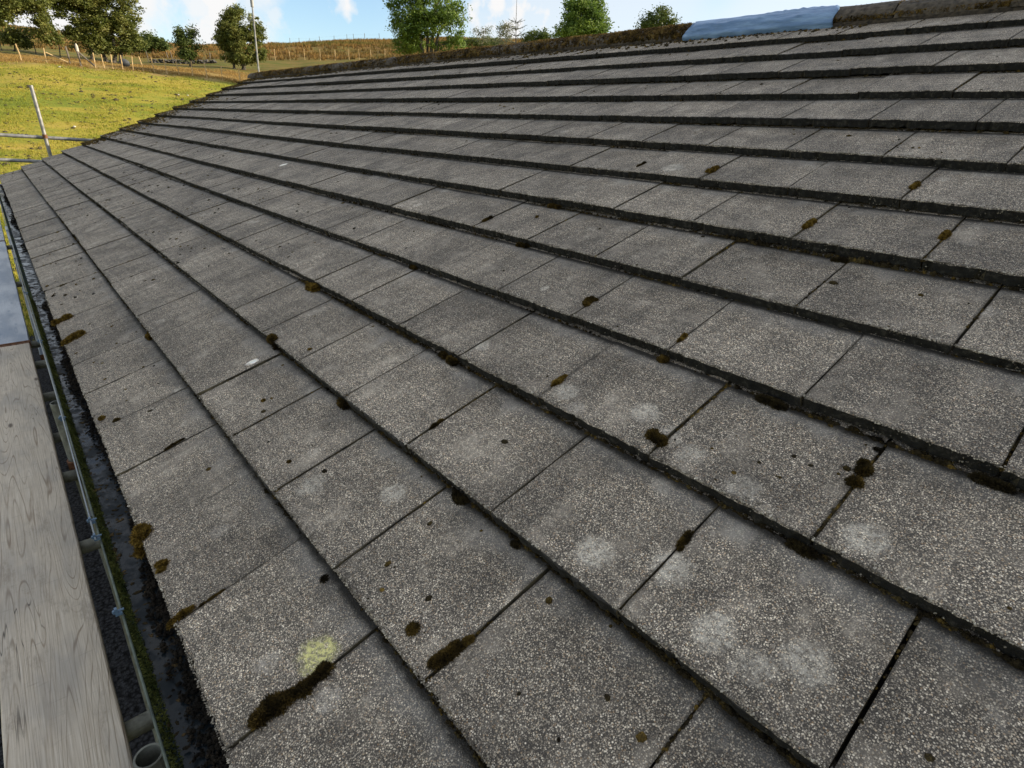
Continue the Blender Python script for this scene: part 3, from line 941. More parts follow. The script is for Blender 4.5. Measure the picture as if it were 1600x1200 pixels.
# fringe under the noses, crumbs in the joints, dots on the faces
dk, br, yl = Soup(), Soup(), Soup()
r = np.random.default_rng(21)
for k in range(1, NC):
    near = k <= 7
    n = 3000 if k < 4 else 1700 if k < 7 else 500
    for _ in range(n):
        u = r.uniform(-.9, 1.8) if r.random() < (.50 if k < 8 else .2) else r.uniform(-.9, U_END)
        cl = math.sin(u * 7 + k * 2.1) + math.sin(u * 17.3 + k) + math.sin(u * 3.1 - k)
        if k > 3 and cl < r.uniform(-2.0, 1.4): continue
        a = r.uniform(.002, .0055) * (1.3 if cl > 1.2 else .85)
        v = k * G - r.uniform(0, .008) + .0015
        c = np.array(roofp(u, v, -.002 + r.uniform(0, .004)))
        V, F = moss_clump(c, a * 1.5, a * .9, a * r.uniform(.7, 1.5), r.normal(0, .3), 9, ROOF_FR, r, .5, 5)
        (dk if r.random() < .86 else br).add(V, F)
for k in range(NC):
    off = 0 if k % 2 == 0 else .5
    for c_ in range(-4, NCOL):
        u0 = (c_ - (.5 if k % 2 else 0)) * W
        dens = r.choice([0, .15, .4, .9], p=[.25, .35, .25, .15])
        for _ in range(int((110 if c_ < 6 and k < 8 else 46) * dens) + (14 if c_ < 6 else 0)):
            v = k * G + min(.97, max(.02, .5 + .38 * math.sin(c_ * 2.7 + k * 1.9) + r.normal(0, .16 + .12 * dens))) * G
            f = (v / G) % 1
            a = r.uniform(.0010, .0034) * (1.3 if dens > .5 else 1)
            c = np.array(roofp(u0 + r.normal(0, .0012), v, surf_n(v) - .002))
            V, F = moss_clump(c, a, a * 1.7, a * .8, 0, 5, ROOF_FR, r, .5, 5)
            q = r.random(); (dk if q < .60 else br if q < .95 else yl).add(V, F)
for _ in range(1900):
    k = r.integers(0, 4) if r.random() < .3 else r.integers(0, NC); u = r.uniform(-.8, 2.5) if r.random() < .4 else r.uniform(2, U_END)
    v = k * G + r.uniform(.03, .97) * G; 
    a = abs(r.normal(0, .0030)) + .0014
    if u > 2.5: a *= 1.25
    V, F = moss_clump(np.array(roofp(u, v, surf_n(v) - .0008)), a * 1.2, a, a * .55, r.uniform(0, 6), 5, ROOF_FR, r, .5, 6)
    (dk if r.random() < .45 else br).add(V, F)
# far verge and head of the slope: thick brown growth
for _ in range(7000):
    k = r.uniform(4, NC); e = abs(r.normal(0, .42)) * (1.4 if 5 < k < 11 else .7)
    u = U_END - e; v = k * G
    fr = v / G % 1
    if r.random() < .25 + .55 * fr: continue
    a = r.uniform(.006, .022)
    V, F = moss_clump(np.array(roofp(u, v, surf_n(v) - .002)), a * 1.2, a, a * .5, r.uniform(0, 6), 5, ROOF_FR, r, .5, 5)
    (br if r.random() < .6 else dk if r.random() < .5 else yl).add(V, F)
for _ in range(1500):   # below the ridge
    u = r.uniform(1.0, U_END); v = RIDGE_V - abs(r.normal(0, .07)) - .13
    a = r.uniform(.003, .010) * (1 + u / 8)
    V, F = moss_clump(np.array(roofp(u, v, surf_n(v) - .001)), a * 1.2, a, a * .6, r.uniform(0, 6), 5, ROOF_FR, r, .5, 5)
    (br if r.random() < .5 else dk).add(V, F)
o = dk.build('moss', M_MOSSD, kind='stuff'); rpart(o); o['label'] = 'blackish moss fringe under the tile noses and in the joints'
o = br.build('moss', M_MOSS, kind='stuff'); rpart(o); o['label'] = 'brown moss crumbs on the tiles'
o = yl.build('moss', M_MOSSY, kind='stuff'); rpart(o); o['label'] = 'yellow moss crumbs on the tiles'
# shaggy cover on the ridge
rg, rb = Soup(), Soup()
for _ in range(19000):
    u = U_END - (U_END - 2.0) * r.random() ** .8 if r.random() < .80 else r.uniform(-1.2, 1.35)
    th = R(r.uniform(-4, 150)) if u > 1.9 else R(r.choice([r.uniform(-4, 12), r.uniform(45, 150)]))
    if 1.25 < u < 2.05: continue
    bump = .80 + .14 * math.sin(u * 6.1) + .12 * math.sin(u * 14.7 + 1)
    a = r.uniform(.0045, .011) * (1 if u > 1.9 else .6) * bump
    nn = np.array([0, math.cos(th), math.sin(th)])
    c = np.array([u, RY + math.cos(th) * .124, RBZ + math.sin(th) * .124 * .62])
    fr = (np.array([1., 0, 0]), np.cross(nn, [1, 0, 0]), nn)
    V, F = moss_clump(c, a * 1.2, a, a * .8, r.uniform(0, 6), 9, fr, r, .9, 5)
    (rg if r.random() < (.42 + .5 * math.sin(th)) else rb).add(V, F)
o = rg.build('moss', M_MOSSR, kind='stuff'); rpart(o); o['label'] = 'shaggy orange and olive moss along the ridge'
o = rb.build('moss', M_MOSS, kind='stuff'); rpart(o); o['label'] = 'dark brown moss hanging on the side of the ridge'

# blue sheet over the ridge
t = NT('blue_plastic_sheet'); P = t.pos()
n1 = t.noise(t.mapping(P, (2, 10, 10)), 3, 3, .6)
c = t.mix(t.rng(n1, .4, .7), (.12, .22, .38), (.22, .35, .53))
M_BLUE = t.set(c, .38, t.bump(t.noise(t.mapping(P, (5, 24, 24)), 2, 4, .7), .9, .007), spec=.45)
V, F = [], []; nu_, nv_ = 110, 40
r = np.random.default_rng(4)
for i in range(nu_ + 1):
    u = 1.17 + (2.06 - 1.17) * i / nu_
    for k in range(nv_ + 1):
        f = k / nv_
        a = R(-38 + 210 * f)
        rad = .1335 + .0006 * math.sin(u * 31 + f * 9) + .0005 * math.sin(u * 75 - f * 14) + .0015 * math.sin(f * 30 + math.sin(u * 9) * 3) * math.sin(u * 13 + 1)
        y = RY + math.cos(a) * rad * (1.08 if a < 0 else 1); z = RBZ + math.sin(a) * rad * .64 + .004 + (.0 if a >= 0 else -.004)
        uu = u + (.05 * (f - .3) if i == 0 else .0) + (.02 * math.sin(f * 12) if i in (0, nu_) else 0) + (1 - i / nu_) * .10 * (f - .2)
        cr_ = sum(math.exp(-((u - cu) / cl_) ** 2 - abs(f - cf - .02 * math.sin(u * 30)) / .018) for (cu, cf, cl_) in ((1.85, .32, .16), (1.50, .25, .10), (1.36, .30, .07), (1.62, .36, .09), (1.97, .24, .07), (1.4, .5, .2))) * .012
        V.append((uu, y + cr_ * math.cos(a), z + cr_ * math.sin(a)))
for i in range(nu_):
    for k in range(nv_):
        a = i * (nv_ + 1) + k; F.append((a, a + 1, a + nv_ + 2, a + nv_ + 1))
me = bpy.data.meshes.new('plastic_sheet'); me.from_pydata(V, [], F)
o = link('plastic_sheet', me, M_BLUE, label='crumpled blue plastic sheet wrapped over a gap in the mossy ridge', cat='plastic sheet', smooth=True)
md = o.modifiers.new('thickness', 'SOLIDIFY'); md.thickness = .003

# ------------------------------------------------------------------ scaffold along the eaves
def board(x0, x1, y0, y1, z0, mat, label, band_near=True):
    e = empty('scaffold_board', (x0, y0, z0), label=label, cat='scaffold board')
    L, Wd, th = x1 - x0, y1 - y0, .038
    nx, ny = 40, 8
    rr = np.random.default_rng(int(abs(x0 * 100)) + 7)
    V, F = [], []
    prof = [(0, 0), (0, th - .004), (.004, th)] + [(Wd * q / ny, th) for q in range(1, ny)] + [(Wd - .004, th), (Wd, th - .004), (Wd, 0)]
    m = len(prof)
    for i in range(nx + 1):
        xx = L * i / nx; dj = rr.normal(0, .0008); dz = .0015 * math.sin(xx * 2.2)
        for q, (y, z) in enumerate(prof):
            cup = -.0015 * (1 - (2 * y / Wd - 1) ** 2) if z > .03 else 0
            V.append((xx, y + (dj if q < 3 or q > m - 4 else 0), z + cup + dz))
    for i in range(nx):
        for q in range(m): F.append((i * m + q, i * m + (q + 1) % m, (i + 1) * m + (q + 1) % m, (i + 1) * m + q))
    F += [tuple(range(m))[::-1], tuple(range(nx * m, (nx + 1) * m))]
    me = bpy.data.meshes.new('plank'); me.from_pydata(V, [], F)
    bm = bmesh.new(); bm.from_mesh(me); bmesh.ops.recalc_face_normals(bm, faces=bm.faces); bm.to_mesh(me); bm.free()
    link('plank', me, mat, e)
    for xx in (0, L):
        b = MB(); s_ = 1 if xx == 0 else -1
        b.box(min(xx - s_ * .002, xx + s_ * .012), max(xx - s_ * .002, xx + s_ * .012), -.0015, Wd + .0015, .002, th + .0022)
        b.build('end_band', M_RUST, e)
    return e
ZB = -.538
board(-1.2, 4.222, .147, .371, ZB, M_WOOD, 'weathered grey scaffold board with knots, nearest, beside the gutter')
board(4.245, 8.15, .143, .366, ZB, M_WOODW, 'wet bluish scaffold board beyond the nearest board, beside the gutter')
board(8.18, 11.4, .141, .364, ZB, M_WOODW, 'farthest wet scaffold board, level with the far end of the gutter')
board(4.9, 11.5, -.03, .125, -.86, M_WOODW, 'narrow wet board lying lower down between the far boards and the wall')
tubes = []
def tube_thing(p0, p1, label, mat=M_TUBEM, rad=.0242, hollow=False, name='scaffold_tube', couplers=()):
    p0, p1 = Vector(p0), Vector(p1)
    e = empty(name, p0, label=label, cat='scaffold tube')
    b = MB(); b.pipe((0, 0, 0), p1 - p0, rad, rad - .004, 20)
    o = b.build('tube', mat, e); me = o.data
    bm = bmesh.new(); bm.from_mesh(me); bmesh.ops.recalc_face_normals(bm, faces=bm.faces); bm.to_mesh(me); bm.free()
    d = (p1 - p0).normalized()
    for s_ in couplers:
        b = MB(); c = d * s_
        b.tube([c - d * .025, c + d * .025], rad + .007, 12)
        side = d.cross(Vector((0, 0, 1))) if abs(d.z) < .5 else Vector((1, 0, 0))
        side.normalize()
        b.tube([c - side * .035 + d * .012, c - side * .02 + d * .012], .014, 6)
        b.tube([c - side * .045 + d * .012, c + side * .05 + d * .012], .007, 6)
        b.tube([c + side * .030 + d * .012, c + side * .044 + d * .012], .013, 6)
        b.build('coupler', M_RUST, e)
    return e
tx = [(.965, 'green stained transom tube nearest the camera, end beside the open upright'), (1.84, 'transom tube under the board by the double cable clip'),
      (2.40, 'transom tube under the nearest board, just before the second upright'), (2.82, 'transom tube with a yellow mark beside the second upright'),
      (3.37, 'transom tube just beyond the second upright'), (3.93, 'transom tube under the far end of the nearest board'),
      (4.36, 'transom tube under the start of the wet bluish board'), (6.2, 'transom tube under the middle of the wet board'), (8.1, 'transom tube where the two wet boards meet')]
for i, (xx, lb) in enumerate(tx):
    tube_thing((xx, -.04, ZB - .026), (xx, 1.4, ZB - .026), lb, couplers=(.095,) if i % 2 else ())
tube_thing((.546, .102, ZG), (.546, .102, -.185), 'open topped upright scaffold tube at the bottom of the picture')
tube_thing((2.44, .090, ZG), (2.44, .090, -.235), 'open topped upright scaffold tube further along, between gutter and board', couplers=(-.235 - ZG - .30,))
tube_thing((-1, .076, -.70), (9.8, .076, -.70), 'olive stained ledger tube running under the gutter')
# guard rail beyond the gable
XG = 10.95
a0, a1 = on_plane(48, 133, 0, XG), on_plane(84, 262, 0, XG)
dd = (a1 - a0) / (a1[2] - a0[2])
ft = a0 + dd * (ZG - a0[2])
L = np.linalg.norm(a0 - ft)
jn = on_plane(70, 213, 0, XG)
e = tube_thing(ft, a0, 'leaning upright scaffold pole standing in the field beyond the gable', M_GALV, couplers=(np.linalg.norm(jn - ft),), name='scaffold_pole')
b0, b1 = on_plane(-90, 205, 0, XG + .05), on_plane(175, 221.5, 0, XG + .05)
tube_thing(b0, b1, 'upper horizontal guard rail tube behind the far gable', M_GALV, name='guard_rail')
b0, b1 = on_plane(-90, 245.5, 0, XG + .05), on_plane(120, 255, 0, XG + .05)
tube_thing(b0, b1, 'lower horizontal guard rail tube behind the far gable', M_GALV, name='guard_rail')

# mast
pb, pt = on_r(404.5, 114, 13.5), on_r(393.5, 3, 13.5)
me_ = empty('mast', (pb[0], pb[1], ZG), label='slim grey aerial mast rising behind the far end of the ridge', cat='mast')
top = Vector(pt) - Vector((pb[0], pb[1], ZG)); foot = Vector((0, 0, 0))
b = MB(); dv = (top - (Vector(pb) - Vector((pb[0], pb[1], ZG)))).normalized()
b.tube([foot, Vector(pb) - Vector((pb[0], pb[1], ZG)), top + dv * 1.0], [.022, .016, .013], 10); b.build('pole', M_GALV, me_)
b = MB(); c = top + dv * .02
b.tube([c - dv * .10, c + dv * .12], .03, 10); b.build('collar', M_GALV, me_)
b = MB(); b.box(c.x - .05, c.x + .05, c.y - .11, c.y - .04, c.z + .05, c.z + .6); b.build('antenna', M_GALV, me_)

# ------------------------------------------------------------------ field: fences, posts, tufts
M_POSTN = mat_simple('new_softwood_post', (.50, .34, .15), .8, 0, .25, 12, .2, .003, (.62, .46, .24))
M_POSTO = mat_simple('grey_old_post', (.13, .11, .085), .9, 0, .35, 14, .4, .005, (.24, .21, .17))
M_WIRE = mat_simple('fence_wire', (.25, .24, .22), .5, .6)
def post_mesh(h, rad, seed):
    b = MB(); rr = random.Random(seed)
    b.tube([(0, 0, -.3), (0, 0, 0), (rr.gauss(0, .01), rr.gauss(0, .01), h * .5), (rr.gauss(0, .02), rr.gauss(0, .02), h), (0, 0, h + rad * .6)], [rad, rad, rad * .97, rad * .95, rad * .3], 7)
    return b.mesh('post')
def fence(name, label, pts, h, rad, mat, wires, lean=.05):
    e = empty(name, pts[0], label=label, cat='fence')
    ms = [post_mesh(h, rad, 5 + i) for i in range(3)]
    for m in ms: m.materials.append(mat)
    tops = []
    for i, p in enumerate(pts):
        o = bpy.data.objects.new('post', ms[i % 3]); COL.objects.link(o); o.parent = e
        o.location = Vector(p) - Vector(pts[0]); lx, ly = random.gauss(0, lean), random.gauss(0, lean)
        o.rotation_euler = (lx, ly, random.uniform(0, 6)); s_ = random.uniform(.92, 1.1); o.scale = (s_, s_, s_)
        tops.append(Vector(p) - Vector(pts[0]))
    for hz in wires:
        b = MB()
        b.tube([t_ + Vector((0, 0, hz)) for t_ in tops], .0035, 4, False)
        b.build('wire', M_WIRE, e)
    return e
def gpt(px, r):
    d = ray(px, 100); a = math.atan2(d[1], d[0])
    x, y = CW[0] + r * math.cos(a), CW[1] + r * math.sin(a)
    return (x, y, float(ter_z(x, y)))
pxs = [35, 74, 148, 162, 175, 190, 206, 222, 239, 258, 277, 298, 320, 344, 371, 400, 432, 466]
rs_ = np.linspace(52, 42.5, len(pxs))
rs_[:2] = (50, 50.5)
fence('wire_fence', 'stock fence of pale new softwood posts along the top of the near field', [gpt(p_, 48.0 if i > 1 else 48.5) for i, p_ in enumerate(pxs)], .82, .036, M_POSTN, (.2, .4, .6))
fence('wire_fence', 'old grey fence on the far left, crossing the rough ground under the trees', [gpt(p_, 62) for p_ in (-40, 9, 61, 97, 128)], .85, .045, M_POSTO, (.4, .7), .1)
fence('wire_fence', 'old dark fence beyond the small tree, beside the broken wall', [gpt(p_, 68) for p_ in (233, 264, 271, 285, 330, 352)], .8, .04, M_POSTO, (.4, .7), .06)
fence('wire_fence', 'thin fence crossing the brown hillside above the far end of the roof', [gpt(p_, 74) for p_ in (431, 454, 477, 501, 524, 546, 562, 580, 602, 630)], 1.0, .036, M_POSTN, (.4, .8), .03)
fence('wire_fence', 'farthest thin fence running near the hill brow', [gpt(p_, 125) for p_ in (457, 471, 487, 503, 525, 545, 555, 572, 595)], 1.15, .045, M_POSTO, (.5, 1.0), .03)
# gate posts
for px, r_, h, rad, lb in ((110, 48.8, .95, .055, 'grey old gate post leaning left, by the gap in the fence'), (126, 48.2, 1.15, .075, 'thick old gate post with a pale top beside the brace')):
    g = gpt(px, r_)
    e = empty('gate_post', g, label=lb, cat='gate post')
    m = post_mesh(h, rad, 9); link('shaft', m, M_POSTO, e).rotation_euler = (.0, .0, 0)
    if px == 126:
        b = MB(); b.tube([(0, 0, h - .35), (0.02, 0, h - .05), (.03, 0, h + .08)], [rad * 1.12, rad * 1.1, rad * .4], 8); b.build('pale_cap', mat_simple('pale_lichen_wood', (.5, .46, .38), .8), e)
        b = MB(); b.tube([(0, -.05, .75), (-.2, -.75, 0.02)], .05, 7); b.build('brace', M_POSTO, e)
    else:
        b = MB(); b.tube([(0, .1, .1), (.1, 1.1, .55)], .04, 6); b.build('rail', M_POSTN, e)
# broken wall and dark bale
M_STONE = mat_simple('dark_field_stone', (.05, .05, .045), .9, 0, .4, 3, .5, .03, (.13, .12, .11))
def stone_verts(c, s, r):
    bm = bmesh.new(); bmesh.ops.create_icosphere(bm, subdivisions=1, radius=1)
    V = [(c[0] + v.co.x * s[0] * r.uniform(.8, 1.15), c[1] + v.co.y * s[1] * r.uniform(.8, 1.15), c[2] + v.co.z * s[2] * r.uniform(.8, 1.1)) for v in bm.verts]
    F = [tuple(v.index for v in f.verts) for f in bm.faces]; bm.free(); return V, F
so = Soup(); rr = random.Random(2)
for i in range(260):
    px = rr.uniform(236, 338); g = gpt(px, 66 + rr.uniform(-.3, .3))
    s_ = rr.uniform(.07, .16)
    V, F = stone_verts((g[0], g[1], g[2] + rr.uniform(.0, .26)), (s_, s_, s_ * .6), rr); so.add(V, F)
so.build('stone_wall', M_STONE, label='low broken dry stone wall in front of the small leafy tree line', cat='wall')
g = gpt(196, 50); V, F = stone_verts((g[0], g[1], g[2] + .25), (.30, .34, .28), rr)
so = Soup(); so.add(V, F); o = so.build('boulder', mat_simple('slate_boulder', (.06, .065, .07), .8, 0, .3, 4, .5, .05), label='dark grey boulder behind the fence under the big windswept tree', cat='boulder')

# grass tufts as real blades
def tufts(n, rmin, rmax, azmin, azmax, hmin, hmax, seed, blades=4, wf=.12, power=1.0):
    r = np.random.default_rng(seed)
    rad = rmin + (rmax - rmin) * r.random(n) ** power; az = np.radians(r.uniform(azmin, azmax, n))
    x = CW[0] + rad * np.cos(az); y = CW[1] + rad * np.sin(az)
    keep = ~((x < U_END + .6) & (y > 2 * RY - .5) & (y < .6))
    pat = np.sin(x * 1.1 + 2 * np.sin(y * .7)) + np.sin(y * 1.9 + x * .5) + r.normal(0, .8, n)
    keep &= pat > -.6
    x, y = x[keep], y[keep]; z = ter_z(x, y) - .01
    n = len(x); Vs, Fs = [], []
    for b in range(blades):
        a = r.uniform(0, 2 * np.pi, n); h = r.uniform(hmin, hmax, n); l = r.uniform(.2, .8, n) * h
        wd = h * wf + .006
        bx, by = x + r.normal(0, .05, n), y + r.normal(0, .05, n)
        px_, py_ = -np.sin(a) * wd, np.cos(a) * wd
        A = np.stack([bx - px_, by - py_, z], -1); B = np.stack([bx + px_, by + py_, z], -1)
        C_ = np.stack([bx + np.cos(a) * l, by + np.sin(a) * l, z + h], -1)
        V = np.stack([A, B, C_], 1).reshape(-1, 3); Vs.append(V); Fs.append(np.arange(3 * n).reshape(-1, 3) + b * 3 * n)
    return np.concatenate(Vs), np.concatenate(Fs)
def mat_grass(name, stops, sc=.5):
    t = NT(name); P = t.pos()
    n = t.math('ADD', t.math('MULTIPLY', t.noise(t.mapping(P, (1, .5, 1)), sc, 4, .6), .65), t.math('MULTIPLY', t.noise(P, 12, 2), .35))
    t.set(t.ramp(n, stops), .8, spec=.15)
    tr = t.node('ShaderNodeBsdfTranslucent'); t.l.new(t.b.inputs['Base Color'].links[0].from_socket, tr.inputs['Color'])
    mx = t.node('ShaderNodeMixShader'); mx.inputs[0].default_value = .3
    t.l.new(t.b.outputs[0], mx.inputs[1]); t.l.new(tr.outputs[0], mx.inputs[2]); t.l.new(mx.outputs[0], t.n['Material Output'].inputs['Surface'])
    return t.m
V, F = tufts(60000, 11, 48, -24, 10, .03, .085, 1)
o = link('grass', np_mesh('grass', V, F), mat_grass('field_grass', [(.35, (.13, .17, .018)), (.46, (.24, .26, .032)), (.54, (.36, .31, .05)), (.64, (.46, .35, .09))]), kind='stuff', label='short lime and ochre pasture grass of the near field', cat='grass')
V, F = tufts(26000, 47.5, 58, -36, 10, .05, .15, 2, 4, .09)
o = link('grass', np_mesh('grass', V, F), mat_grass('dry_grass', [(.36, (.22, .14, .04)), (.52, (.34, .22, .07)), (.66, (.42, .31, .13))]), kind='stuff', label='tall dry orange grass behind the stock fence', cat='grass')
V, F = tufts(30000, 74, 148, -42, 10, .2, .5, 3, 4, .15)
o = link('bracken', np_mesh('bracken', V, F), mat_grass('rough_bracken', [(.36, (.10, .11, .025)), (.48, (.19, .13, .04)), (.58, (.28, .16, .05)), (.68, (.20, .19, .05))], .12), kind='stuff', label='rusty rough bracken and grass on the hillside', cat='bracken')
so = Soup(); r = np.random.default_rng(5)
for _ in range(900):
    rad = r.uniform(14, 46); az = R(r.uniform(-20, 4)); x_, y_ = CW[0] + rad * math.cos(az), CW[1] + rad * math.sin(az)
    a = abs(r.normal(0, .028)) + .022
    for q in range(r.integers(1, 4)):
        xx, yy = x_ + r.normal(0, .15), y_ + r.normal(0, .15)
        V, F = moss_clump(np.array([xx, yy, float(ter_z(xx, yy))]), a * 1.3, a, a * .6, 0, 5, FLAT_FR, r, .5, 6); so.add(V, F)
so.build('dung_clumps', mat_simple('dark_dung', (.05, .04, .02), .9, 0, .4, 6, .3, .01), kind='stuff', label='dark droppings and soil clods scattered over the near field', cat='clods')
so = Soup(); rr = random.Random(9)
for (px, r_) in ((92, 46), (37, 38), (91, 30), (324, 34), (192, 19), (108, 22), (285, 40), (270, 40), (210, 27), (150, 26)):
    g = gpt(px, r_); V, F = stone_verts((g[0], g[1], g[2] + .04), (.05, .065, .03), rr); so.add(V, F)
so.build('stones', mat_simple('pale_stone', (.55, .53, .48), .9), kind='stuff', label='small pale stones lying in the near field', cat='stones')

# ------------------------------------------------------------------ trees
def mat_leaf(name, lo, mid, hi):
    t = NT(name); P = t.pos()
    n = t.math('ADD', t.math('MULTIPLY', t.noise(P, 1.3, 3), .55), t.math('MULTIPLY', t.noise(P, 14, 2), .45))
    t.set(t.ramp(n, [(.36, lo), (.5, mid), (.66, hi)]), .55, spec=.3)
    tr = t.node('ShaderNodeBsdfTranslucent'); t.l.new(t.b.inputs['Base Color'].links[0].from_socket, tr.inputs['Color'])
    mx = t.node('ShaderNodeMixShader'); mx.inputs[0].default_value = .38
    t.l.new(t.b.outputs[0], mx.inputs[1]); t.l.new(tr.outputs[0], mx.inputs[2]); t.l.new(mx.outputs[0], t.n['Material Output'].inputs['Surface'])
    return t.m
M_LH = mat_leaf('hawthorn_leaf', (.06, .085, .016), (.14, .165, .035), (.28, .27, .08))
M_LA = mat_leaf('ash_leaf', (.06, .11, .02), (.13, .21, .035), (.26, .32, .07))
M_LB = mat_leaf('hedge_leaf', (.04, .07, .015), (.09, .13, .03), (.17, .19, .05))
M_LP = mat_leaf('pale_leaf', (.10, .12, .07), (.17, .19, .11), (.26, .25, .15))
M_CON = mat_leaf('spruce_needle', (.03, .05, .04), (.06, .09, .07), (.10, .13, .09))
M_BARK = mat_simple('tree_bark', (.045, .038, .03), .95, 0, .4, 8, .5, .02, (.12, .105, .085))

def tree(name, label, cat, base, trunks, blobs, nclu, leaves, leaf, spread, mleaf, seed, tr=.12, drift=(0, 0, 0), group=None, gap=.0, limbfrac=.5):
    """base world point; trunks = list of polylines (offsets); blobs = (centre offset, radii) crown volumes"""
    r = np.random.default_rng(seed)
    e = empty(name, base, label=label, cat=cat, group=group)
    vol = np.array([b[1][0] * b[1][1] * b[1][2] for b in blobs]); vol = vol ** .8; vol /= vol.sum()
    cl = []
    while len(cl) < nclu:
        b = blobs[r.choice(len(blobs), p=vol)]
        d = r.normal(0, 1, 3); d /= np.linalg.norm(d)
        q = r.uniform(.12, 1) ** .45 * (1.04 + .16 * math.sin(d[0] * 5 + seed) * math.sin(d[2] * 6 + d[1] * 4))
        p = np.array(b[0]) + d * np.array(b[1]) * q
        if gap and r.random() < .88 and (math.sin(p[0] * 2.3 + seed) + math.sin(p[1] * 2.9 + 1) + math.sin(p[2] * 3.3 + p[1]) < -gap): continue
        cl.append(p)
    cl = np.array(cl)
    mb = MB(); nodes = []
    for tl in trunks:
        pts = [Vector(p) for p in tl]; m = len(pts)
        fine = []
        for i in range(m - 1):
            for q in range(4):
                f = q / 4; fine.append(pts[i].lerp(pts[i + 1], f) + Vector(r.normal(0, .03, 3)) * (1 if (i or q) else 0))
        fine.append(pts[-1])
        rads = [tr * (1 - .8 * i / len(fine)) * (1.35 if i == 0 else 1) for i in range(len(fine))]
        mb.tube(fine, rads, 7)
        nodes += [(np.array(p), rads[i]) for i, p in enumerate(fine) if i > len(fine) * .25]
    NP = np.array([n_[0] for n_ in nodes])
    order = r.permutation(len(cl))[:int(len(cl) * limbfrac)]
    for i in order:
        p = cl[i]
        dist = np.linalg.norm((NP - p) * np.array([1, 1, 1.0]), axis=1) + np.maximum(0, NP[:, 2] - p[2] + .2) * 2.0
        k = int(np.argmin(dist)); a = NP[k]; 
        if dist[k] < .15: continue
        mid = a * .5 + p * .5 + np.array([0, 0, .10 * dist[k]]) + r.normal(0, .06 * dist[k], 3)
        rr_ = min(nodes[k][1] * .6, .010 + .018 * dist[k])
        mb.tube([a, mid, p], [rr_, rr_ * .65, rr_ * .3], 5, False)
        nodes.append((mid, rr_ * .6)); nodes.append((p, rr_ * .35)); NP = np.vstack([NP, mid, p])
    mb.build('trunk', M_BARK, e)
    n = nclu * leaves
    cen = np.repeat(cl, leaves, 0)
    spread *= 1.35; leaf *= 1.12
    sz = np.repeat(spread * r.uniform(.5, 1.35, nclu), leaves)
    off = r.normal(0, 1, (n, 3)) * sz[:, None] * np.array([1, 1, .62])
    drift = np.array(drift); off += np.outer(r.uniform(-1, 1, n) * sz * 1.6, drift)
    p = cen + off
    a = r.normal(0, 1, (n, 3)); a[:, 2] *= .6; a += drift * 1.2; a /= np.linalg.norm(a, axis=1)[:, None]
    b = np.cross(a, r.normal(0, 1, (n, 3))); b /= np.linalg.norm(b, axis=1)[:, None]
    l = leaf * r.uniform(.6, 1.4, n)[:, None]
    V = np.stack([p - a * l, p + b * l * .5, p + a * l, p - b * l * .5], 1).reshape(-1, 3)
    F = np.arange(4 * n).reshape(-1, 4)
    me = np_mesh('crown', V, F)
    link('crown', me, mleaf, e)
    return e

LAT = lambda px: (lambda d: np.array([d[1], -d[0], 0]) / math.hypot(d[0], d[1]))(ray(px, 100))   # unit vector to the right as seen from the house
def sc(px, py, r):      # metres per photo pixel at that bearing (across)
    d = ray(px, py); d = d * (r / math.hypot(d[0], d[1]))
    return (RW[2] @ d) / 874.8
def B(px0, r0, items):
    """crown volumes from the bearings of the photograph: (px, py, width px, height px) -> offsets from the base"""
    base = np.array(gpt(px0, r0)); out = []
    for (px, py, wx, hy, *dr) in items:
        P_ = on_r(px, py, r0 + (dr[0] if dr else 0)); s_ = sc(px, py, r0)
        lat = LAT(px); w_ = wx / 2 * s_ * 0.93; h_ = hy / 2 * s_
        # radii along world axes (bearing is within a few degrees of x)
        al = abs(lat[1]); 
        out.append((tuple(P_ - base), (w_ * (.8 if al > .8 else 1), w_, h_)))
    return tuple(base), out
def TR(px0, r0, lines):
    base = np.array(gpt(px0, r0)); out = []
    for ln in lines:
        out.append([tuple(np.array(gpt(ln[0][0], r0)) - base)] + [tuple(on_r(px, py, r0) - base) for px, py in ln[1:]])
    return out

# big windswept tree group, left
bs_, bl = B(165, 60, [(125, 5, 100, 62), (160, 30, 84, 56), (190, 48, 50, 50), (178, 0, 84, 72), (140, 55, 56, 34), (205, 62, 32, 24), (150, 72, 60, 22), (188, 70, 50, 26), (120, 52, 40, 24), (110, -20, 130, 60), (150, -50, 140, 60)])
tree('windswept_tree', 'large windswept hawthorn leaning left, with several slanting trunks behind the fence', 'tree', bs_,
     TR(165, 60, [[(145, 96), (144, 80), (135, 60), (118, 30)], [(168, 96), (160, 80), (148, 55), (130, 10)], [(178, 96), (180, 78), (172, 45), (160, 0)], [(189, 96), (190, 80), (190, 55), (185, 15)]]),
     bl, 1350, 56, .075, .125, M_LH, 1, .15, drift=(0, .9, -.25), gap=.55)
bs_, bl = B(-30, 57, [(0, -5, 90, 50), (35, 5, 70, 26), (58, 28, 36, 26), (74, 52, 36, 30), (-10, 22, 50, 30), (50, -25, 80, 40)])
tree('windswept_tree', 'overhanging tree at the far left with a drooping bough of dark leaves', 'tree', bs_,
     TR(-30, 57, [[(-30, 90), (-25, 40), (0, 0), (30, 5), (55, 25), (75, 55)], [(-30, 90), (-30, 40), (-20, -10)]]), bl, 380, 70, .075, .125, M_LH, 2, .14, drift=(0, -.5, -.5), gap=.1)
bs_, bl = B(27, 62, [(27, 57, 40, 26), (20, 62, 30, 20), (36, 64, 26, 18)])
tree('bush', 'dark rounded bush on rough ground under the drooping bough', 'bush', bs_, TR(27, 62, [[(27, 75), (27, 66), (25, 58)]]), bl, 80, 45, .08, .16, M_LH, 3, .06)
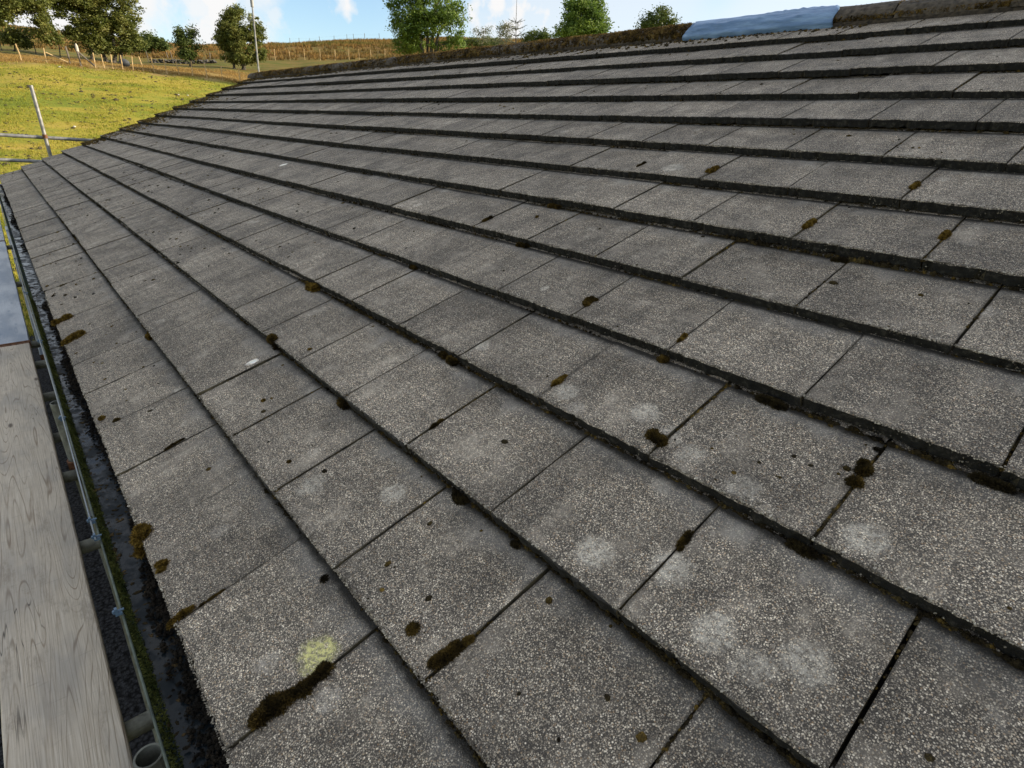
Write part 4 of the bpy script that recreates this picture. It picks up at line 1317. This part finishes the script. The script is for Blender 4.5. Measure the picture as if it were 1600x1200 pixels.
bs_, bl = B(236, 78, [(218, 70, 40, 18), (240, 69, 36, 18), (255, 72, 20, 12), (236, 57, 18, 9)])
tree('hedge_bush', 'wide green hedge bush right of the big tree with a tiny treelet on top', 'bush', bs_, TR(236, 78, [[(236, 78), (236, 68), (236, 58)]]), bl, 110, 45, .10, .2, M_LB, 4, .06)
bs_, bl = B(297, 60, [(294, 72, 26, 22), (283, 58, 12, 22), (303, 58, 16, 22), (292, 84, 24, 14), (278, 44, 4, 16), (300, 46, 5, 16), (306, 52, 6, 14), (272, 70, 10, 8), (312, 72, 10, 9)])
tree('small_tree', 'small ragged thorn tree with two thin leaders, beyond the fence', 'tree', bs_, TR(297, 60, [[(297, 98), (296, 84), (292, 68), (280, 45)], [(298, 98), (300, 82), (300, 60), (300, 42)]]), bl, 170, 40, .075, .14, M_LB, 5, .09, gap=.6)
bs_, bl = B(374, 60, [(372, 42, 56, 50), (360, 60, 42, 36), (388, 62, 44, 44), (371, 26, 36, 26), (355, 42, 26, 30), (404, 58, 22, 40), (345, 60, 18, 36), (340, 40, 10, 14), (395, 36, 26, 26), (378, 80, 60, 26), (400, 82, 34, 20), (358, 84, 36, 22), (376, 92, 50, 12)])
tree('round_tree', 'rounded thorn tree left of the aerial mast', 'tree', bs_, TR(374, 60, [[(365, 102), (364, 88), (358, 60), (352, 40)], [(378, 102), (376, 86), (374, 50), (370, 25)], [(380, 102), (384, 84), (394, 60)]]), bl, 760, 54, .068, .12, M_LH, 6, .12, gap=.45)
bs_, bl = B(668, 46, [(668, 10, 100, 80), (640, 30, 60, 60), (700, 28, 60, 70), (620, 10, 36, 44), (712, 55, 36, 44), (642, 62, 42, 36), (670, -20, 80, 50), (690, 62, 40, 40), (622, 45, 22, 24)])
tree('ash_tree', 'bright green ash tree with a dark straight trunk, showing above the mossy ridge', 'tree', bs_, TR(668, 46, [[(668, 84), (668, 66), (668, 40), (662, 5)], [(668, 70), (655, 50), (640, 25)], [(669, 72), (685, 50), (705, 25)], [(668, 50), (680, 20), (690, -20)]]), bl, 620, 46, .07, .15, M_LA, 7, .15, gap=.55)
bs_, bl = B(910, 40, [(910, 30, 80, 52), (888, 38, 48, 40), (932, 36, 46, 44), (908, 10, 50, 30), (890, 20, 30, 26), (930, 14, 34, 28), (905, 50, 90, 24)])
tree('ash_tree', 'broad green tree behind the ridge right of the spruce leader', 'tree', bs_, TR(910, 40, [[(910, 90), (910, 50), (905, 10)], [(910, 55), (890, 25)], [(910, 55), (935, 25)]]), bl, 480, 46, .06, .13, M_LA, 8, .13, gap=.75)
bs_, bl = B(1020, 42, [(1025, 36, 50, 22), (1008, 38, 30, 16), (1034, 22, 22, 18), (1012, 28, 20, 16), (1050, 36, 26, 14)])
tree('bush', 'spiky topped green bush beside the blue sheet, behind the ridge', 'bush', bs_, TR(1020, 42, [[(1020, 60), (1022, 36), (1034, 18)]]), bl, 120, 44, .055, .13, M_LB, 9, .07, gap=.7)
bs_, bl = B(838, 44, [(838, 58, 40, 16), (828, 62, 24, 14), (850, 56, 22, 14)])
tree('bush', 'low olive bush behind the ridge right of the spruce leader', 'bush', bs_, TR(838, 44, [[(838, 75), (838, 60)]]), bl, 70, 44, .055, .12, M_LB, 10, .05)
bs_, bl = B(790, 50, [(792, 52, 32, 30), (786, 62, 30, 18), (800, 44, 16, 14)])
tree('pale_tree', 'hazy pale leafed small tree left of the spruce leader', 'tree', bs_, TR(790, 50, [[(790, 80), (791, 62), (793, 44)]]), bl, 50, 36, .05, .15, M_LP, 11, .05, gap=.8)
bs_, bl = B(755, 56, [(750, 50, 22, 12), (764, 48, 14, 12), (755, 60, 26, 10)])
tree('pale_tree', 'sparse pale shrub right of the tall ash', 'tree', bs_, TR(755, 56, [[(755, 80), (754, 62), (757, 46)]]), bl, 26, 34, .05, .15, M_LP, 12, .04)
bs_, bl = B(762, 60, [(762, 68, 60, 14), (735, 66, 30, 14)])
tree('bush', 'dark low scrub on the hillside at the foot of the ash', 'bush', bs_, TR(762, 60, [[(762, 80), (762, 68)]]), bl, 70, 40, .07, .15, M_LB, 13, .05)
bs_, bl = B(638, 47, [(638, 72, 56, 22), (652, 66, 30, 16)])
tree('bush', 'green undergrowth below the left side of the tall ash', 'bush', bs_, TR(638, 47, [[(638, 85), (640, 72)]]), bl, 90, 44, .06, .13, M_LA, 14, .05)
# spruce leader
g = gpt(808, 36)
e = empty('spruce_tree', g, label='tip of a young spruce with a long bare leader and short side shoots', cat='tree')
P1 = on_r(806, 64, 36) - np.array(g); P2 = on_r(808, -14, 36) - np.array(g)
b = MB(); b.tube([(0, 0, 0), tuple(P1), tuple((P1 + P2) / 2 + np.array([0, .02, 0])), tuple(P2)], [.10, .03, .014, .008], 6)
s_ = sc(808, 40, 36); lat = LAT(808); rr = np.random.default_rng(5)
so = Soup()
for lev in range(9):
    z0 = P1 + (P2 - P1) * (.33 - lev * .16) if lev < 3 else P1 + (P2 - P1) * (.33 - lev * .16)
    z0 = P1 * 1.0 + np.array([0, 0, (46 - lev * 16) * s_ * .55])
    if lev == 0: z0 = P1 + np.array([0, 0, 24 * s_])
    else: z0 = P1 + np.array([0, 0, (24 - lev * 9) * s_])
    Ln = (13 + lev * 4) * s_
    for q in range(6):
        a = q * math.pi / 3 + lev * .5; d = np.array([math.cos(a), math.sin(a), .35 if lev < 3 else .15])
        b.tube([tuple(z0), tuple(z0 + d * Ln)], [.012, .005], 4, False)
        for m in range(26):
            c = z0 + d * Ln * rr.uniform(.1, 1.0); dn = d * .6 + rr.normal(0, .5, 3); dn /= np.linalg.norm(dn); sdn = np.cross(dn, rr.normal(0, 1, 3)); sdn /= np.linalg.norm(sdn)
            so.add([c - sdn * .010, c + sdn * .010, c + dn * .075], [(0, 1, 2)])
for m in range(60):
    c = P1 + (P2 - P1) * rr.uniform(0, 1); dn = rr.normal(0, 1, 3); dn /= np.linalg.norm(dn); sdn = np.cross(dn, rr.normal(0, 1, 3)); sdn /= np.linalg.norm(sdn)
    so.add([c - sdn * .006, c + sdn * .006, c + dn * .03], [(0, 1, 2)])
b.build('trunk', M_BARK, e); so.build('crown', M_CON, e)
